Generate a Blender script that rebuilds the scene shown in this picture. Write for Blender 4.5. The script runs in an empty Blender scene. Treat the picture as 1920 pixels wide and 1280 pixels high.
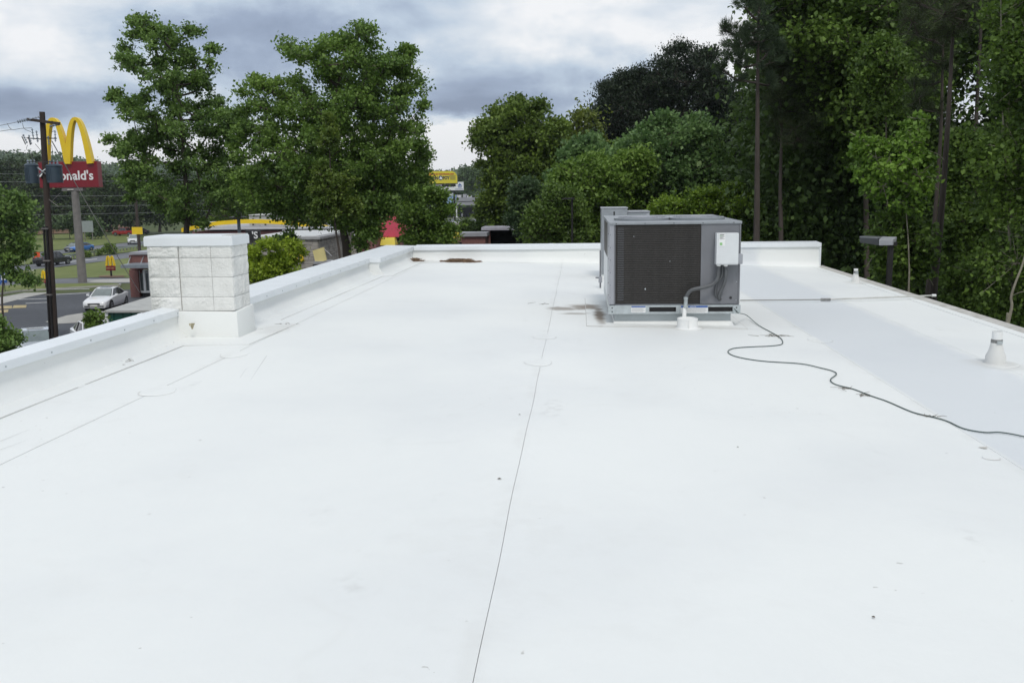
import bpy, bmesh, math, random
import numpy as np
from mathutils import Vector, Matrix
R = math.radians
PI = math.pi
scene = bpy.context.scene
col = scene.collection

# ------------------------------------------------------------------ camera
FPX, W0, H0 = 1760.0, 1920.0, 1280.0
PITCH, YAW, ROLL = R(9.13), R(4.11), R(-0.77)
CAMZ = 8.0
ROT = Matrix.Rotation(YAW, 3, 'Z') @ Matrix.Rotation(PI / 2 - PITCH, 3, 'X') @ Matrix.Rotation(ROLL, 3, 'Z')
cd = bpy.data.cameras.new('camera')
cam = bpy.data.objects.new('camera', cd)
col.objects.link(cam)
cam.location = (0, 0, CAMZ)
cam.rotation_euler = ROT.to_euler()
cd.sensor_fit = 'HORIZONTAL'
cd.sensor_width = 36.0
cd.lens = 36.0 * FPX / W0
cd.clip_start = 0.05
cd.clip_end = 6000
scene.camera = cam
NR = np.array(ROT)


def ray(px, py):
    return NR @ np.array([(px - W0 / 2) / FPX, (H0 / 2 - py) / FPX, -1.0])


def at(px, py, Y):
    d = ray(px, py)
    t = Y / d[1]
    return Vector((d[0] * t, Y, CAMZ + d[2] * t))


# ------------------------------------------------------------------ view
scene.view_settings.view_transform = 'Standard'
scene.view_settings.look = 'None'
scene.view_settings.exposure = 0.03
scene.view_settings.gamma = 1.0
scene.view_settings.use_curve_mapping = False

# ------------------------------------------------------------------ world
SUN_EL, SUN_AZ = R(56), R(168)          # azimuth clockwise from +Y : sun behind the camera, slightly right
world = bpy.data.worlds.new('World')
scene.world = world
world.use_nodes = True
nt = world.node_tree
for n in list(nt.nodes):
    nt.nodes.remove(n)


def N(tree, typ, **kw):
    n = tree.nodes.new(typ)
    for k, v in kw.items():
        if k.startswith('i_'):
            key = k[2:]
            n.inputs[int(key) if key.isdigit() else key.replace('_', ' ')].default_value = v
        else:
            setattr(n, k, v)
    return n


def M_(tree, op, a=None, b=None, c=None, clamp=False):
    n = tree.nodes.new('ShaderNodeMath')
    n.operation = op
    n.use_clamp = clamp
    for i, v in enumerate((a, b, c)):
        if v is None:
            continue
        if isinstance(v, (int, float)):
            n.inputs[i].default_value = v
        else:
            tree.links.new(v, n.inputs[i])
    return n.outputs[0]


L = nt.links.new
out = N(nt, 'ShaderNodeOutputWorld')
bg = N(nt, 'ShaderNodeBackground')
SKY_STRENGTH = 0.1
bg.inputs['Strength'].default_value = SKY_STRENGTH
L(bg.outputs[0], out.inputs[0])
sky = N(nt, 'ShaderNodeTexSky', sky_type='NISHITA', sun_disc=False)
sky.sun_elevation = SUN_EL
sky.sun_rotation = SUN_AZ
sky.air_density = 1.2
sky.dust_density = 2.0
tc = N(nt, 'ShaderNodeTexCoord')
sep = N(nt, 'ShaderNodeSeparateXYZ')
L(tc.outputs['Generated'], sep.inputs[0])
X_, Y_, Z_ = sep.outputs
az = M_(nt, 'ARCTAN2', X_, Y_)
el = M_(nt, 'ARCSINE', Z_)
# cloud sheet seen in perspective
zz = M_(nt, 'ADD', M_(nt, 'MAXIMUM', Z_, 0.0), 0.10)
comb = N(nt, 'ShaderNodeCombineXYZ')
L(M_(nt, 'DIVIDE', X_, zz), comb.inputs[0])
L(M_(nt, 'DIVIDE', Y_, zz), comb.inputs[1])
n1 = N(nt, 'ShaderNodeTexNoise', i_Scale=0.42, i_Detail=7.0, i_Roughness=0.55, i_Distortion=0.3)
L(comb.outputs[0], n1.inputs['Vector'])
n2 = N(nt, 'ShaderNodeTexNoise', i_Scale=2.1, i_Detail=8.0, i_Roughness=0.6, i_Distortion=0.5)
L(comb.outputs[0], n2.inputs['Vector'])
# noise used to break up the edges of the named cloud banks
cv = N(nt, 'ShaderNodeCombineXYZ')
L(az, cv.inputs[0])
L(M_(nt, 'MULTIPLY', el, 1.9), cv.inputs[1])
n3 = N(nt, 'ShaderNodeTexNoise', i_Scale=6.0, i_Detail=8.0, i_Roughness=0.6)
L(cv.outputs[0], n3.inputs['Vector'])
s3 = N(nt, 'ShaderNodeSeparateColor')
L(n3.outputs['Color'], s3.inputs[0])
azw = M_(nt, 'ADD', az, M_(nt, 'MULTIPLY', M_(nt, 'SUBTRACT', s3.outputs[0], 0.5), 0.30))
elw = M_(nt, 'ADD', el, M_(nt, 'MULTIPLY', M_(nt, 'SUBTRACT', s3.outputs[1], 0.5), 0.09))
banks = [(70, 190, 150, 26, -.55), (440, 70, 130, 40, -.42), (560, 40, 120, 34, -.22), (900, 165, 190, 34, -.50),
         (870, 215, 120, 14, -.45), (1010, 120, 130, 26, -.22), (1210, 50, 150, 44, .30), (860, 268, 110, 20, .85),
         (60, 262, 160, 24, .42), (300, 310, 200, 24, .36), (150, 90, 110, 34, .22), (700, 25, 110, 20, .05),
         (1330, 110, 110, 40, .15), (330, 180, 90, 26, .18), (20, 30, 110, 18, .05)]
acc = None
for (bx, by, sx, sy, amp) in banks:
    d = ray(bx, by)
    d = d / np.linalg.norm(d)
    a0 = math.atan2(d[0], d[1])
    e0 = math.asin(d[2])
    u = M_(nt, 'DIVIDE', M_(nt, 'SUBTRACT', azw, a0), sx / FPX)
    v = M_(nt, 'DIVIDE', M_(nt, 'SUBTRACT', elw, e0), sy / FPX)
    q = M_(nt, 'ADD', M_(nt, 'MULTIPLY', u, u), M_(nt, 'MULTIPLY', v, v))
    g = M_(nt, 'MULTIPLY', M_(nt, 'EXPONENT', M_(nt, 'MULTIPLY', q, -0.5)), amp)
    acc = g if acc is None else M_(nt, 'ADD', acc, g)
c0 = M_(nt, 'ADD', M_(nt, 'MULTIPLY', M_(nt, 'SUBTRACT', n1.outputs[0], 0.5), 1.15), 0.75)
c1 = M_(nt, 'ADD', c0, M_(nt, 'MULTIPLY', M_(nt, 'SUBTRACT', n2.outputs[0], 0.5), 0.22))
dz = N(nt, 'ShaderNodeCombineXYZ')
L(X_, dz.inputs[0])
L(Y_, dz.inputs[1])
L(M_(nt, 'MULTIPLY', Z_, 1.9), dz.inputs[2])
n4 = N(nt, 'ShaderNodeTexNoise', i_Scale=7.0, i_Detail=9.0, i_Roughness=0.52, i_Distortion=0.25)
L(dz.outputs[0], n4.inputs['Vector'])
c1 = M_(nt, 'ADD', c1, M_(nt, 'MULTIPLY', M_(nt, 'SUBTRACT', n4.outputs[0], 0.5), 1.75))
c2 = M_(nt, 'ADD', c1, acc, clamp=True)
ramp = N(nt, 'ShaderNodeValToRGB')
L(c2, ramp.inputs[0])
els = ramp.color_ramp.elements
K = 1.0 / SKY_STRENGTH
els[0].position = 0.0
els[0].color = (0.27, 0.33, 0.46, 1)
els[1].position = 1.0
els[1].color = (0.99, 1.0, 1.02, 1)
for p_, c_ in ((0.30, (0.37, 0.45, 0.60, 1)), (0.55, (0.56, 0.66, 0.79, 1)), (0.78, (0.78, 0.84, 0.91, 1))):
    e = els.new(p_)
    e.color = c_
mul = N(nt, 'ShaderNodeVectorMath', operation='SCALE')
L(ramp.outputs[0], mul.inputs[0])
mul.inputs['Scale'].default_value = K * 0.95
mix = N(nt, 'ShaderNodeMix', data_type='RGBA')
mix.inputs['Factor'].default_value = 0.94
L(sky.outputs[0], mix.inputs['A'])
L(mul.outputs[0], mix.inputs['B'])
L(mix.outputs['Result'], bg.inputs['Color'])

# ------------------------------------------------------------------ sun
sd = bpy.data.lights.new('sun', 'SUN')
sd.energy = 1.35
sd.angle = R(12)
sd.color = (1.0, 0.96, 0.90)
sun = bpy.data.objects.new('sun', sd)
col.objects.link(sun)
sdir = Vector((math.sin(SUN_AZ) * math.cos(SUN_EL), math.cos(SUN_AZ) * math.cos(SUN_EL), math.sin(SUN_EL)))
sun.rotation_euler = sdir.to_track_quat('Z', 'Y').to_euler()


# ================================================================== materials
MATS = {}


def mat(name, c, rough=0.6, metal=0.0, var=0.12, vs=3.0, bump=0.0, bs=30.0, spec=0.5, det=6.0, stretch=(1, 1, 1), c2=None, rnd=0.0):
    if name in MATS:
        return MATS[name]
    m = bpy.data.materials.new(name)
    m.use_nodes = True
    t = m.node_tree
    b = t.nodes['Principled BSDF']
    b.inputs['Roughness'].default_value = rough
    b.inputs['Metallic'].default_value = metal
    b.inputs['Specular IOR Level'].default_value = spec
    tcn = N(t, 'ShaderNodeTexCoord')
    mp = N(t, 'ShaderNodeMapping')
    mp.inputs['Scale'].default_value = stretch
    t.links.new(tcn.outputs['Object'], mp.inputs[0])
    no = N(t, 'ShaderNodeTexNoise', i_Scale=vs, i_Detail=det, i_Roughness=0.6)
    t.links.new(mp.outputs[0], no.inputs['Vector'])
    r = N(t, 'ShaderNodeValToRGB')
    a = r.color_ramp.elements
    a[0].position, a[1].position = 0.3, 0.7
    cc2 = c2 if c2 else tuple(min(1, x * (1 + var)) for x in c)
    cc1 = c if c2 else tuple(x * (1 - var) for x in c)
    a[0].color = (*cc1, 1)
    a[1].color = (*cc2, 1)
    t.links.new(no.outputs[0], r.inputs[0])
    src = r.outputs[0]
    if rnd:
        oi = N(t, 'ShaderNodeObjectInfo')
        hv = N(t, 'ShaderNodeHueSaturation')
        f = M_(t, 'ADD', M_(t, 'MULTIPLY', oi.outputs['Random'], 2 * rnd), 1 - rnd)
        t.links.new(f, hv.inputs['Value'])
        t.links.new(src, hv.inputs['Color'])
        src = hv.outputs[0]
    t.links.new(src, b.inputs['Base Color'])
    if bump:
        n_ = N(t, 'ShaderNodeTexNoise', i_Scale=bs, i_Detail=5.0)
        t.links.new(mp.outputs[0], n_.inputs['Vector'])
        bp = N(t, 'ShaderNodeBump', i_Strength=min(1, bump), i_Distance=0.02)
        t.links.new(n_.outputs[0], bp.inputs['Height'])
        t.links.new(bp.outputs[0], b.inputs['Normal'])
    MATS[name] = m
    return m


def leafmat(name, c, c2, trans=0.35, cs=0.7):
    """leaves: colour differs leaf by leaf (random per island) and in clumps (noise)"""
    m = bpy.data.materials.new(name)
    m.use_nodes = True
    t = m.node_tree
    b = t.nodes['Principled BSDF']
    b.inputs['Roughness'].default_value = 0.5
    b.inputs['Specular IOR Level'].default_value = 0.35
    geo = N(t, 'ShaderNodeNewGeometry')
    no = N(t, 'ShaderNodeTexNoise', i_Scale=cs, i_Detail=2.0)
    t.links.new(geo.outputs['Position'], no.inputs['Vector'])
    f = M_(t, 'ADD', M_(t, 'MULTIPLY', geo.outputs['Random Per Island'], 0.55), M_(t, 'MULTIPLY', M_(t, 'SUBTRACT', no.outputs[0], 0.32), 1.3), clamp=True)
    r = N(t, 'ShaderNodeValToRGB')
    a = r.color_ramp.elements
    a[0].position, a[1].position = 0.05, 0.98
    a[0].color = (*c, 1)
    a[1].color = (*c2, 1)
    t.links.new(f, r.inputs[0])
    t.links.new(r.outputs[0], b.inputs['Base Color'])
    tr = N(t, 'ShaderNodeBsdfTranslucent')
    t.links.new(r.outputs[0], tr.inputs[0])
    mx = N(t, 'ShaderNodeMixShader', i_0=trans)
    t.links.new(b.outputs[0], mx.inputs[1])
    t.links.new(tr.outputs[0], mx.inputs[2])
    t.links.new(mx.outputs[0], t.nodes['Material Output'].inputs[0])
    MATS[name] = m
    return m


def membrane_mat():
    m = bpy.data.materials.new('white_membrane')
    m.use_nodes = True
    t = m.node_tree
    b = t.nodes['Principled BSDF']
    b.inputs['Roughness'].default_value = 0.55
    b.inputs['Specular IOR Level'].default_value = 0.3
    geo = N(t, 'ShaderNodeNewGeometry')
    P = geo.outputs['Position']

    def noise(scale, det=4.0, st=(1, 1, 1), rough=0.55, dist=0.0):
        mp = N(t, 'ShaderNodeMapping')
        mp.inputs['Scale'].default_value = st
        t.links.new(P, mp.inputs[0])
        n = N(t, 'ShaderNodeTexNoise', i_Scale=scale, i_Detail=det, i_Roughness=rough, i_Distortion=dist)
        t.links.new(mp.outputs[0], n.inputs['Vector'])
        return n.outputs[0]

    def smooth(v, lo, hi):
        n = N(t, 'ShaderNodeMapRange', interpolation_type='SMOOTHSTEP')
        n.inputs['From Min'].default_value = lo
        n.inputs['From Max'].default_value = hi
        t.links.new(v, n.inputs['Value'])
        return n.outputs[0]
    # broad film of dust, thicker in places
    film = smooth(noise(0.45, 5.0), 0.35, 0.75)
    fine = noise(9.0, 6.0)
    scuff = M_(t, 'MULTIPLY', smooth(noise(2.6, 3.0, (1, .45, 1)), 0.66, 0.76), smooth(noise(14.0, 3.0), 0.4, 0.65))
    speck = M_(t, 'MULTIPLY', smooth(noise(23.0, 1.0), 0.765, 0.80), smooth(noise(1.3, 2.0), 0.45, 0.6))
    sp = N(t, 'ShaderNodeSeparateXYZ')
    t.links.new(P, sp.inputs[0])
    wob = M_(t, 'MULTIPLY', M_(t, 'SUBTRACT', noise(5.0, 5.0, dist=.6), 0.5), 1.0)

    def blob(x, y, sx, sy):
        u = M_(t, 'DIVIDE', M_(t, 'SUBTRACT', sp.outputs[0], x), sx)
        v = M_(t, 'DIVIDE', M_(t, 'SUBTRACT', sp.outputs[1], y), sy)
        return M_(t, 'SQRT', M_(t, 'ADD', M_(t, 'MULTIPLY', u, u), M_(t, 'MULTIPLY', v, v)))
    # rust-brown run-off stain beside the rooftop unit
    st = None
    for (x, y, sx, sy, k) in ((0.27, 12.1, .08, .85, 1.0), (0.10, 12.9, .26, .30, .9), (-0.22, 12.7, .22, .20, .75), (-.05, 12.2, .18, .10, .6)):
        r_ = M_(t, 'ADD', blob(x, y, sx, sy), M_(t, 'MULTIPLY', wob, 1.5))
        g = M_(t, 'MULTIPLY', M_(t, 'SUBTRACT', 1.0, smooth(r_, 0.35, 1.35)), k)
        st = g if st is None else M_(t, 'MAXIMUM', st, g)
    # greyer band between the two right-hand seams
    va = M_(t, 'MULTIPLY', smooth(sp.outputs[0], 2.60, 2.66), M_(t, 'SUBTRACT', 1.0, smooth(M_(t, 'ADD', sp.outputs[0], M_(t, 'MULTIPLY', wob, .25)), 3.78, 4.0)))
    lap = None
    for xs_ in (-3.325, -0.35, 2.61, 3.96):
        a_ = M_(t, 'ABSOLUTE', M_(t, 'SUBTRACT', sp.outputs[0], xs_ - .02))
        g = M_(t, 'SUBTRACT', 1.0, smooth(a_, 0.01, 0.075))
        lap = g if lap is None else M_(t, 'MAXIMUM', lap, g)
    lap = M_(t, 'MULTIPLY', lap, smooth(noise(3.2, 5.0), 0.40, 0.68))
    walk = M_(t, 'MULTIPLY', smooth(noise(0.9, 6.0, rough=.7, dist=.8), 0.50, 0.72), smooth(noise(6.0, 4.0), 0.42, 0.62))
    ring = M_(t, 'SUBTRACT', 1.0, smooth(M_(t, 'ABSOLUTE', M_(t, 'SUBTRACT', noise(0.33, 3.0, dist=.4), 0.56)), 0.0, 0.012))
    ring = M_(t, 'MULTIPLY', ring, smooth(noise(1.7, 3.0), 0.45, 0.62))
    col_a = N(t, 'ShaderNodeMix', data_type='RGBA')
    col_a.inputs['A'].default_value = (0.800, 0.812, 0.790, 1)
    col_a.inputs['B'].default_value = (0.735, 0.75, 0.742, 1)
    t.links.new(film, col_a.inputs['Factor'])

    def over(prev, fac, c):
        n = N(t, 'ShaderNodeMix', data_type='RGBA')
        t.links.new(prev, n.inputs['A'])
        n.inputs['B'].default_value = (*c, 1)
        t.links.new(fac, n.inputs['Factor'])
        return n.outputs['Result']
    c = col_a.outputs['Result']
    c = over(c, M_(t, 'MULTIPLY', fine, 0.10), (0.62, 0.62, 0.60))
    c = over(c, M_(t, 'MULTIPLY', lap, 0.15), (0.50, 0.49, 0.46))
    c = over(c, M_(t, 'MULTIPLY', walk, 0.13), (0.58, 0.57, 0.54))
    c = over(c, M_(t, 'MULTIPLY', ring, 0.06), (0.55, 0.53, 0.49))
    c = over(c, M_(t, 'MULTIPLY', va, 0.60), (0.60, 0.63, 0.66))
    c = over(c, M_(t, 'MULTIPLY', scuff, 0.28), (0.50, 0.50, 0.48))
    c = over(c, M_(t, 'MULTIPLY', speck, 0.5), (0.30, 0.28, 0.25))
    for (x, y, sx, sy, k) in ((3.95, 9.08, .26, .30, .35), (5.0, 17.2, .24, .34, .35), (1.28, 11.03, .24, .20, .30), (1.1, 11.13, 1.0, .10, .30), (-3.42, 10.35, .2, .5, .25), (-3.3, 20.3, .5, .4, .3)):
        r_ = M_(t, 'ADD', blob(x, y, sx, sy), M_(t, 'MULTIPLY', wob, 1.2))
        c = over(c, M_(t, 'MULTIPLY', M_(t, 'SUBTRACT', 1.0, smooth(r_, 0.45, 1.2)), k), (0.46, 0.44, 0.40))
    c = over(c, st, (0.20, 0.155, 0.115))
    t.links.new(c, b.inputs['Base Color'])
    bp = N(t, 'ShaderNodeBump', i_Strength=0.35, i_Distance=0.03)
    t.links.new(M_(t, 'ADD', noise(1.6, 6.0, (1, .6, 1), .6, .5), M_(t, 'MULTIPLY', noise(30.0, 2.0), .05)), bp.inputs['Height'])
    t.links.new(bp.outputs[0], b.inputs['Normal'])
    MATS['membrane'] = m
    return m


def groundmat(name, c, c2, c3, s1=0.05, s2=2.0, fine=0.0):
    m = bpy.data.materials.new(name)
    m.use_nodes = True
    t = m.node_tree
    b = t.nodes['Principled BSDF']
    b.inputs['Roughness'].default_value = 0.9
    b.inputs['Specular IOR Level'].default_value = 0.2
    geo = N(t, 'ShaderNodeNewGeometry')
    a = N(t, 'ShaderNodeTexNoise', i_Scale=s1, i_Detail=6.0)
    d = N(t, 'ShaderNodeTexNoise', i_Scale=s2, i_Detail=6.0, i_Roughness=0.7)
    t.links.new(geo.outputs['Position'], a.inputs['Vector'])
    t.links.new(geo.outputs['Position'], d.inputs['Vector'])
    r = N(t, 'ShaderNodeValToRGB')
    r.color_ramp.elements[0].position = 0.35
    r.color_ramp.elements[1].position = 0.65
    r.color_ramp.elements[0].color = (*c, 1)
    r.color_ramp.elements[1].color = (*c2, 1)
    t.links.new(a.outputs[0], r.inputs[0])
    mx = N(t, 'ShaderNodeMix', data_type='RGBA')
    t.links.new(r.outputs[0], mx.inputs['A'])
    mx.inputs['B'].default_value = (*c3, 1)
    f = N(t, 'ShaderNodeMapRange')
    f.inputs['From Min'].default_value = 0.4
    f.inputs['From Max'].default_value = 0.7
    f.inputs['To Max'].default_value = 0.7
    t.links.new(d.outputs[0], f.inputs['Value'])
    t.links.new(f.outputs[0], mx.inputs['Factor'])
    t.links.new(mx.outputs['Result'], b.inputs['Base Color'])
    MATS[name] = m
    return m


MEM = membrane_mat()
WHITE_METAL = mat('white_coping_metal', (0.76, 0.79, 0.81), 0.42, 0.0, .04, 2, .03, 6)
SEAM = mat('seam_dirt', (0.46, 0.45, 0.43), 0.9, 0, .5, 2.5, c2=(0.62, 0.62, 0.60))
RIMD = mat('patch_rim_dirt', (0.52, 0.51, 0.49), 0.9, 0, .5, 9, c2=(0.70, 0.70, 0.69))
DECKBOARD = mat('deck_board', (0.26, 0.25, 0.23), 0.9, 0, .5, 1.3, c2=(0.55, 0.54, 0.52))
TAN = mat('weathered_edge_metal', (0.42, 0.40, 0.36), 0.6, 0.1, .3, 6, .1, c2=(0.62, 0.60, 0.56))
BLOCKP = mat('painted_block', (0.66, 0.66, 0.63), 0.75, 0, .1, 5, .55, 45, c2=(0.80, 0.80, 0.77))
BLOCKD = mat('dirty_mortar', (0.46, 0.45, 0.43), 0.9, 0, .4, 5, .3, c2=(0.74, 0.74, 0.71))
GALV = mat('galvanised', (0.50, 0.54, 0.55), 0.38, 0.75, .15, 8, .02, 20)
UNITG = mat('unit_grey_paint', (0.175, 0.18, 0.195), 0.45, 0.1, .06, 3, .02, 30)
UNITL = mat('unit_light_edge', (0.34, 0.35, 0.38), 0.4, 0.2, .08, 5)
UNITT = mat('unit_top_metal', (0.30, 0.32, 0.34), 0.4, 0.4, .12, 5, .03, 6)
COIL = mat('coil_guard', (0.055, 0.051, 0.047), 0.5, 0.3, .2, 12, .1, 60)
COILB = mat('coil_fins', (0.042, 0.038, 0.035), 0.55, 0.3, .35, 30)
BOXP = mat('disconnect_paint', (0.66, 0.68, 0.69), 0.4, 0.0, .04, 6)
RUBBER = mat('black_rubber', (0.02, 0.02, 0.022), 0.6, 0, .2, 8)
CONDUIT = mat('liquidtight_conduit', (0.085, 0.09, 0.095), 0.5, 0, .15, 12)
WHITEP = mat('white_pvc', (0.74, 0.75, 0.74), 0.45, 0, .06, 10, c2=(0.82, 0.82, 0.80))
LABELW = mat('label_white', (0.78, 0.79, 0.78), 0.5, 0, .03)
LABELB = mat('label_blue', (0.03, 0.10, 0.34), 0.5, 0, .03)
LABELG = mat('label_green', (0.25, 0.50, 0.20), 0.5, 0, .03)
INK = mat('print_ink', (0.05, 0.05, 0.06), 0.6, 0, .05)
CLAMP = mat('vent_clamp', (0.12, 0.12, 0.115), 0.5, 0.4, .4, 20, c2=(0.30, 0.30, 0.29))
WIRE = mat('green_ground_wire', (0.045, 0.075, 0.07), 0.55, 0, .2, 10)
TWIG = mat('dry_twig', (0.12, 0.10, 0.075), 0.9, 0, .3, 20)
STRAW = mat('pine_straw', (0.10, 0.06, 0.035), 0.9, 0, .5, 12, c2=(0.27, 0.18, 0.11))
MULCH = 0
WOODP = mat('creosote_pole', (0.045, 0.032, 0.026), 0.85, 0, .3, 5, .5, 30, stretch=(1, 1, .15))
STEELP = mat('weathered_steel_pole', (0.20, 0.185, 0.175), 0.55, 0.2, .2, 2)
DARKMET = mat('bronze_metal', (0.022, 0.020, 0.020), 0.45, 0.3, .2, 4)
LAMPTOP = mat('lamp_top_paint', (0.20, 0.21, 0.22), 0.35, 0.3, .15, 5)
TRANSF = mat('transformer_paint', (0.05, 0.075, 0.10), 0.45, 0.2, .12, 4)
PORC = mat('porcelain', (0.22, 0.26, 0.31), 0.3, 0, .1)
WIREG = mat('overhead_cable', (0.22, 0.23, 0.25), 0.5, 0.3, .1)
WIRED = mat('dark_cable', (0.03, 0.03, 0.035), 0.6, 0, .1)
ARCHY = mat('arch_yellow', (0.80, 0.55, 0.015), 0.35, 0, .05, 1)
SIGNR = mat('sign_red', (0.20, 0.006, 0.016), 0.35, 0, .08, .6)
SIGNRE = mat('sign_red_edge', (0.22, 0.03, 0.04), 0.4, 0, .08)
SIGNW = mat('sign_white', (0.80, 0.80, 0.80), 0.4, 0, .02)
PINK = mat('arch_inner_pale', (0.62, 0.50, 0.36), 0.5, 0, .05)
BRICK = mat('brown_brick', (0.19, 0.085, 0.075), 0.8, 0, .2, 9, .2, 60)
PLUM = mat('plum_wall', (0.24, 0.105, 0.105), 0.8, 0, .15, 3)
GREYT = mat('grey_trim', (0.34, 0.34, 0.36), 0.5, 0.1, .1)
ROOFW = mat('pale_roof', (0.55, 0.55, 0.54), 0.6, 0, .1)
STONE = mat('ledge_stone', (0.26, 0.24, 0.22), 0.85, 0, .3, 2.3, .5, 20, c2=(0.44, 0.41, 0.37))
STONED = mat('stone_joint', (0.09, 0.085, 0.08), 0.9)
YPANEL = mat('faded_yellow_panel', (0.72, 0.62, 0.28), 0.5, 0, .06)
REDROOF = mat('rose_red_roof', (0.50, 0.045, 0.085), 0.5, 0, .12, 1)
YCANOPY = mat('canopy_yellow', (0.70, 0.56, 0.05), 0.5, 0, .1, 1)
GLASS = mat('dark_glass', (0.012, 0.014, 0.017), 0.08, 0, .05, 1, spec=0.8)
GLASSL = mat('pale_glass', (0.10, 0.12, 0.12), 0.08, 0, .1, 1, spec=0.9)
TYRE = mat('tyre', (0.012, 0.012, 0.013), 0.8, 0, .1)
RIM = mat('rim', (0.45, 0.46, 0.47), 0.3, 0.8, .1)
CHROME = mat('headlight_lens', (0.65, 0.67, 0.70), 0.12, 0.3, .1)
TAIL = mat('tail_lens', (0.30, 0.01, 0.01), 0.2)
PLATE = mat('licence_plate', (0.65, 0.65, 0.62), 0.5)
ASPH = groundmat('asphalt', (0.075, 0.080, 0.090), (0.105, 0.110, 0.122), (0.062, 0.066, 0.074), .12, 3.0)
ROADM = groundmat('road_asphalt', (0.14, 0.145, 0.16), (0.18, 0.185, 0.20), (0.12, 0.125, 0.14), .06, 1.0)
CONC = groundmat('concrete', (0.36, 0.35, 0.32), (0.43, 0.42, 0.39), (0.30, 0.29, 0.27), .2, 2.0)
GRASS = groundmat('grass', (0.125, 0.155, 0.045), (0.185, 0.205, 0.070), (0.095, 0.125, 0.035), .08, .9)
DIRT = groundmat('dirt_bank', (0.17, 0.10, 0.065), (0.24, 0.155, 0.10), (0.10, 0.08, 0.045), .1, .6)
FLOORM = groundmat('terrain', (0.07, 0.10, 0.03), (0.10, 0.12, 0.045), (0.05, 0.055, 0.025), .03, .7)
BARK = mat('bark', (0.055, 0.042, 0.034), 0.95, 0, .3, 3, .8, 14, stretch=(1, 1, .25), c2=(0.11, 0.088, 0.072))
BARKP = mat('pine_bark', (0.034, 0.028, 0.024), 0.95, 0, .3, 2, .9, 12, stretch=(1, 1, .3), c2=(0.100, 0.080, 0.068))
BARKW = mat('pale_bark', (0.20, 0.18, 0.14), 0.9, 0, .2, 6, .3, c2=(0.30, 0.28, 0.21))
YLINE = mat('faded_yellow_paint', (0.40, 0.32, 0.16), 0.8, 0, .25, 3)
WLINE = mat('road_paint', (0.50, 0.50, 0.49), 0.8, 0, .2, 2)
# foliage
F_LINE = leafmat('leaf_tree_line', (0.020, 0.040, 0.012), (0.075, 0.120, 0.030), .2, cs=.10)
F_PINEL = leafmat('needle_clumps', (0.010, 0.021, 0.010), (0.034, 0.056, 0.022), .12, cs=.4)
F_MAPLE = leafmat('leaf_maple', (0.0711, 0.1349, 0.0339), (0.2392, 0.3712, 0.0846))
F_MAPLE2 = leafmat('leaf_maple_dark', (0.0624, 0.126, 0.0267), (0.2308, 0.3575, 0.0668), cs=.55)
F_YELLOW = leafmat('leaf_yellowgreen', (0.1755, 0.273, 0.0238), (0.432, 0.546, 0.057), cs=2.2)
F_BRIGHT = leafmat('leaf_bright', (0.0805, 0.1528, 0.0226), (0.2549, 0.388, 0.0689), cs=.5)
F_GREYG = leafmat('leaf_greygreen', (0.0656, 0.1356, 0.04), (0.2187, 0.3458, 0.114), cs=.5)
F_OAK = leafmat('leaf_oak', (0.0607, 0.1092, 0.0171), (0.2093, 0.2985, 0.0475), cs=.5)
F_OLIVE = leafmat('leaf_olive', (0.0486, 0.091, 0.0171), (0.175, 0.273, 0.0513), cs=.9)
F_DARK = leafmat('leaf_dark', (0.0277, 0.0546, 0.0146), (0.1078, 0.1777, 0.0364), .3, cs=.35)
F_PINE = leafmat('needle_pine', (0.0161, 0.0299, 0.012), (0.0517, 0.0782, 0.03), .12, cs=.3)
F_PINE2 = leafmat('needle_pine_brown', (0.0253, 0.0414, 0.014), (0.0747, 0.1012, 0.034), .15, cs=.3)
F_WOOD = leafmat('leaf_woodland', (0.0399, 0.0815, 0.0156), (0.1784, 0.282, 0.047), .35, cs=.45)
F_FAR = leafmat('leaf_far', (0.0338, 0.0676, 0.022), (0.1105, 0.1755, 0.0495), .2, cs=.06)


# ================================================================== helpers
def tag(o, label=None, cat=None, group=None, kind=None):
    if label:
        o['label'] = label
    if cat:
        o['category'] = cat
    if group:
        o['group'] = group
    if kind:
        o['kind'] = kind
    return o


def empty(name, loc=(0, 0, 0), label=None, cat=None, group=None, rz=0.0):
    o = bpy.data.objects.new(name, None)
    o.empty_display_size = 0.2
    col.objects.link(o)
    o.location = loc
    o.rotation_euler = (0, 0, rz)
    o['_loc'] = 0
    del o['_loc']
    return tag(o, label, cat, group)


def link(name, me, m=None, parent=None, loc=None, rot=None):
    o = bpy.data.objects.new(name, me)
    col.objects.link(o)
    if m is not None and not me.materials:
        me.materials.append(m)
    if parent is not None:
        o.parent = parent
    if loc is not None:
        o.location = loc
    if rot is not None:
        o.rotation_euler = rot
    return o


def copy_tree(o, parent=None):
    c = o.copy()
    col.objects.link(c)
    c.parent = parent
    for ch in list(o.children):
        copy_tree(ch, c)
    return c


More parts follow.
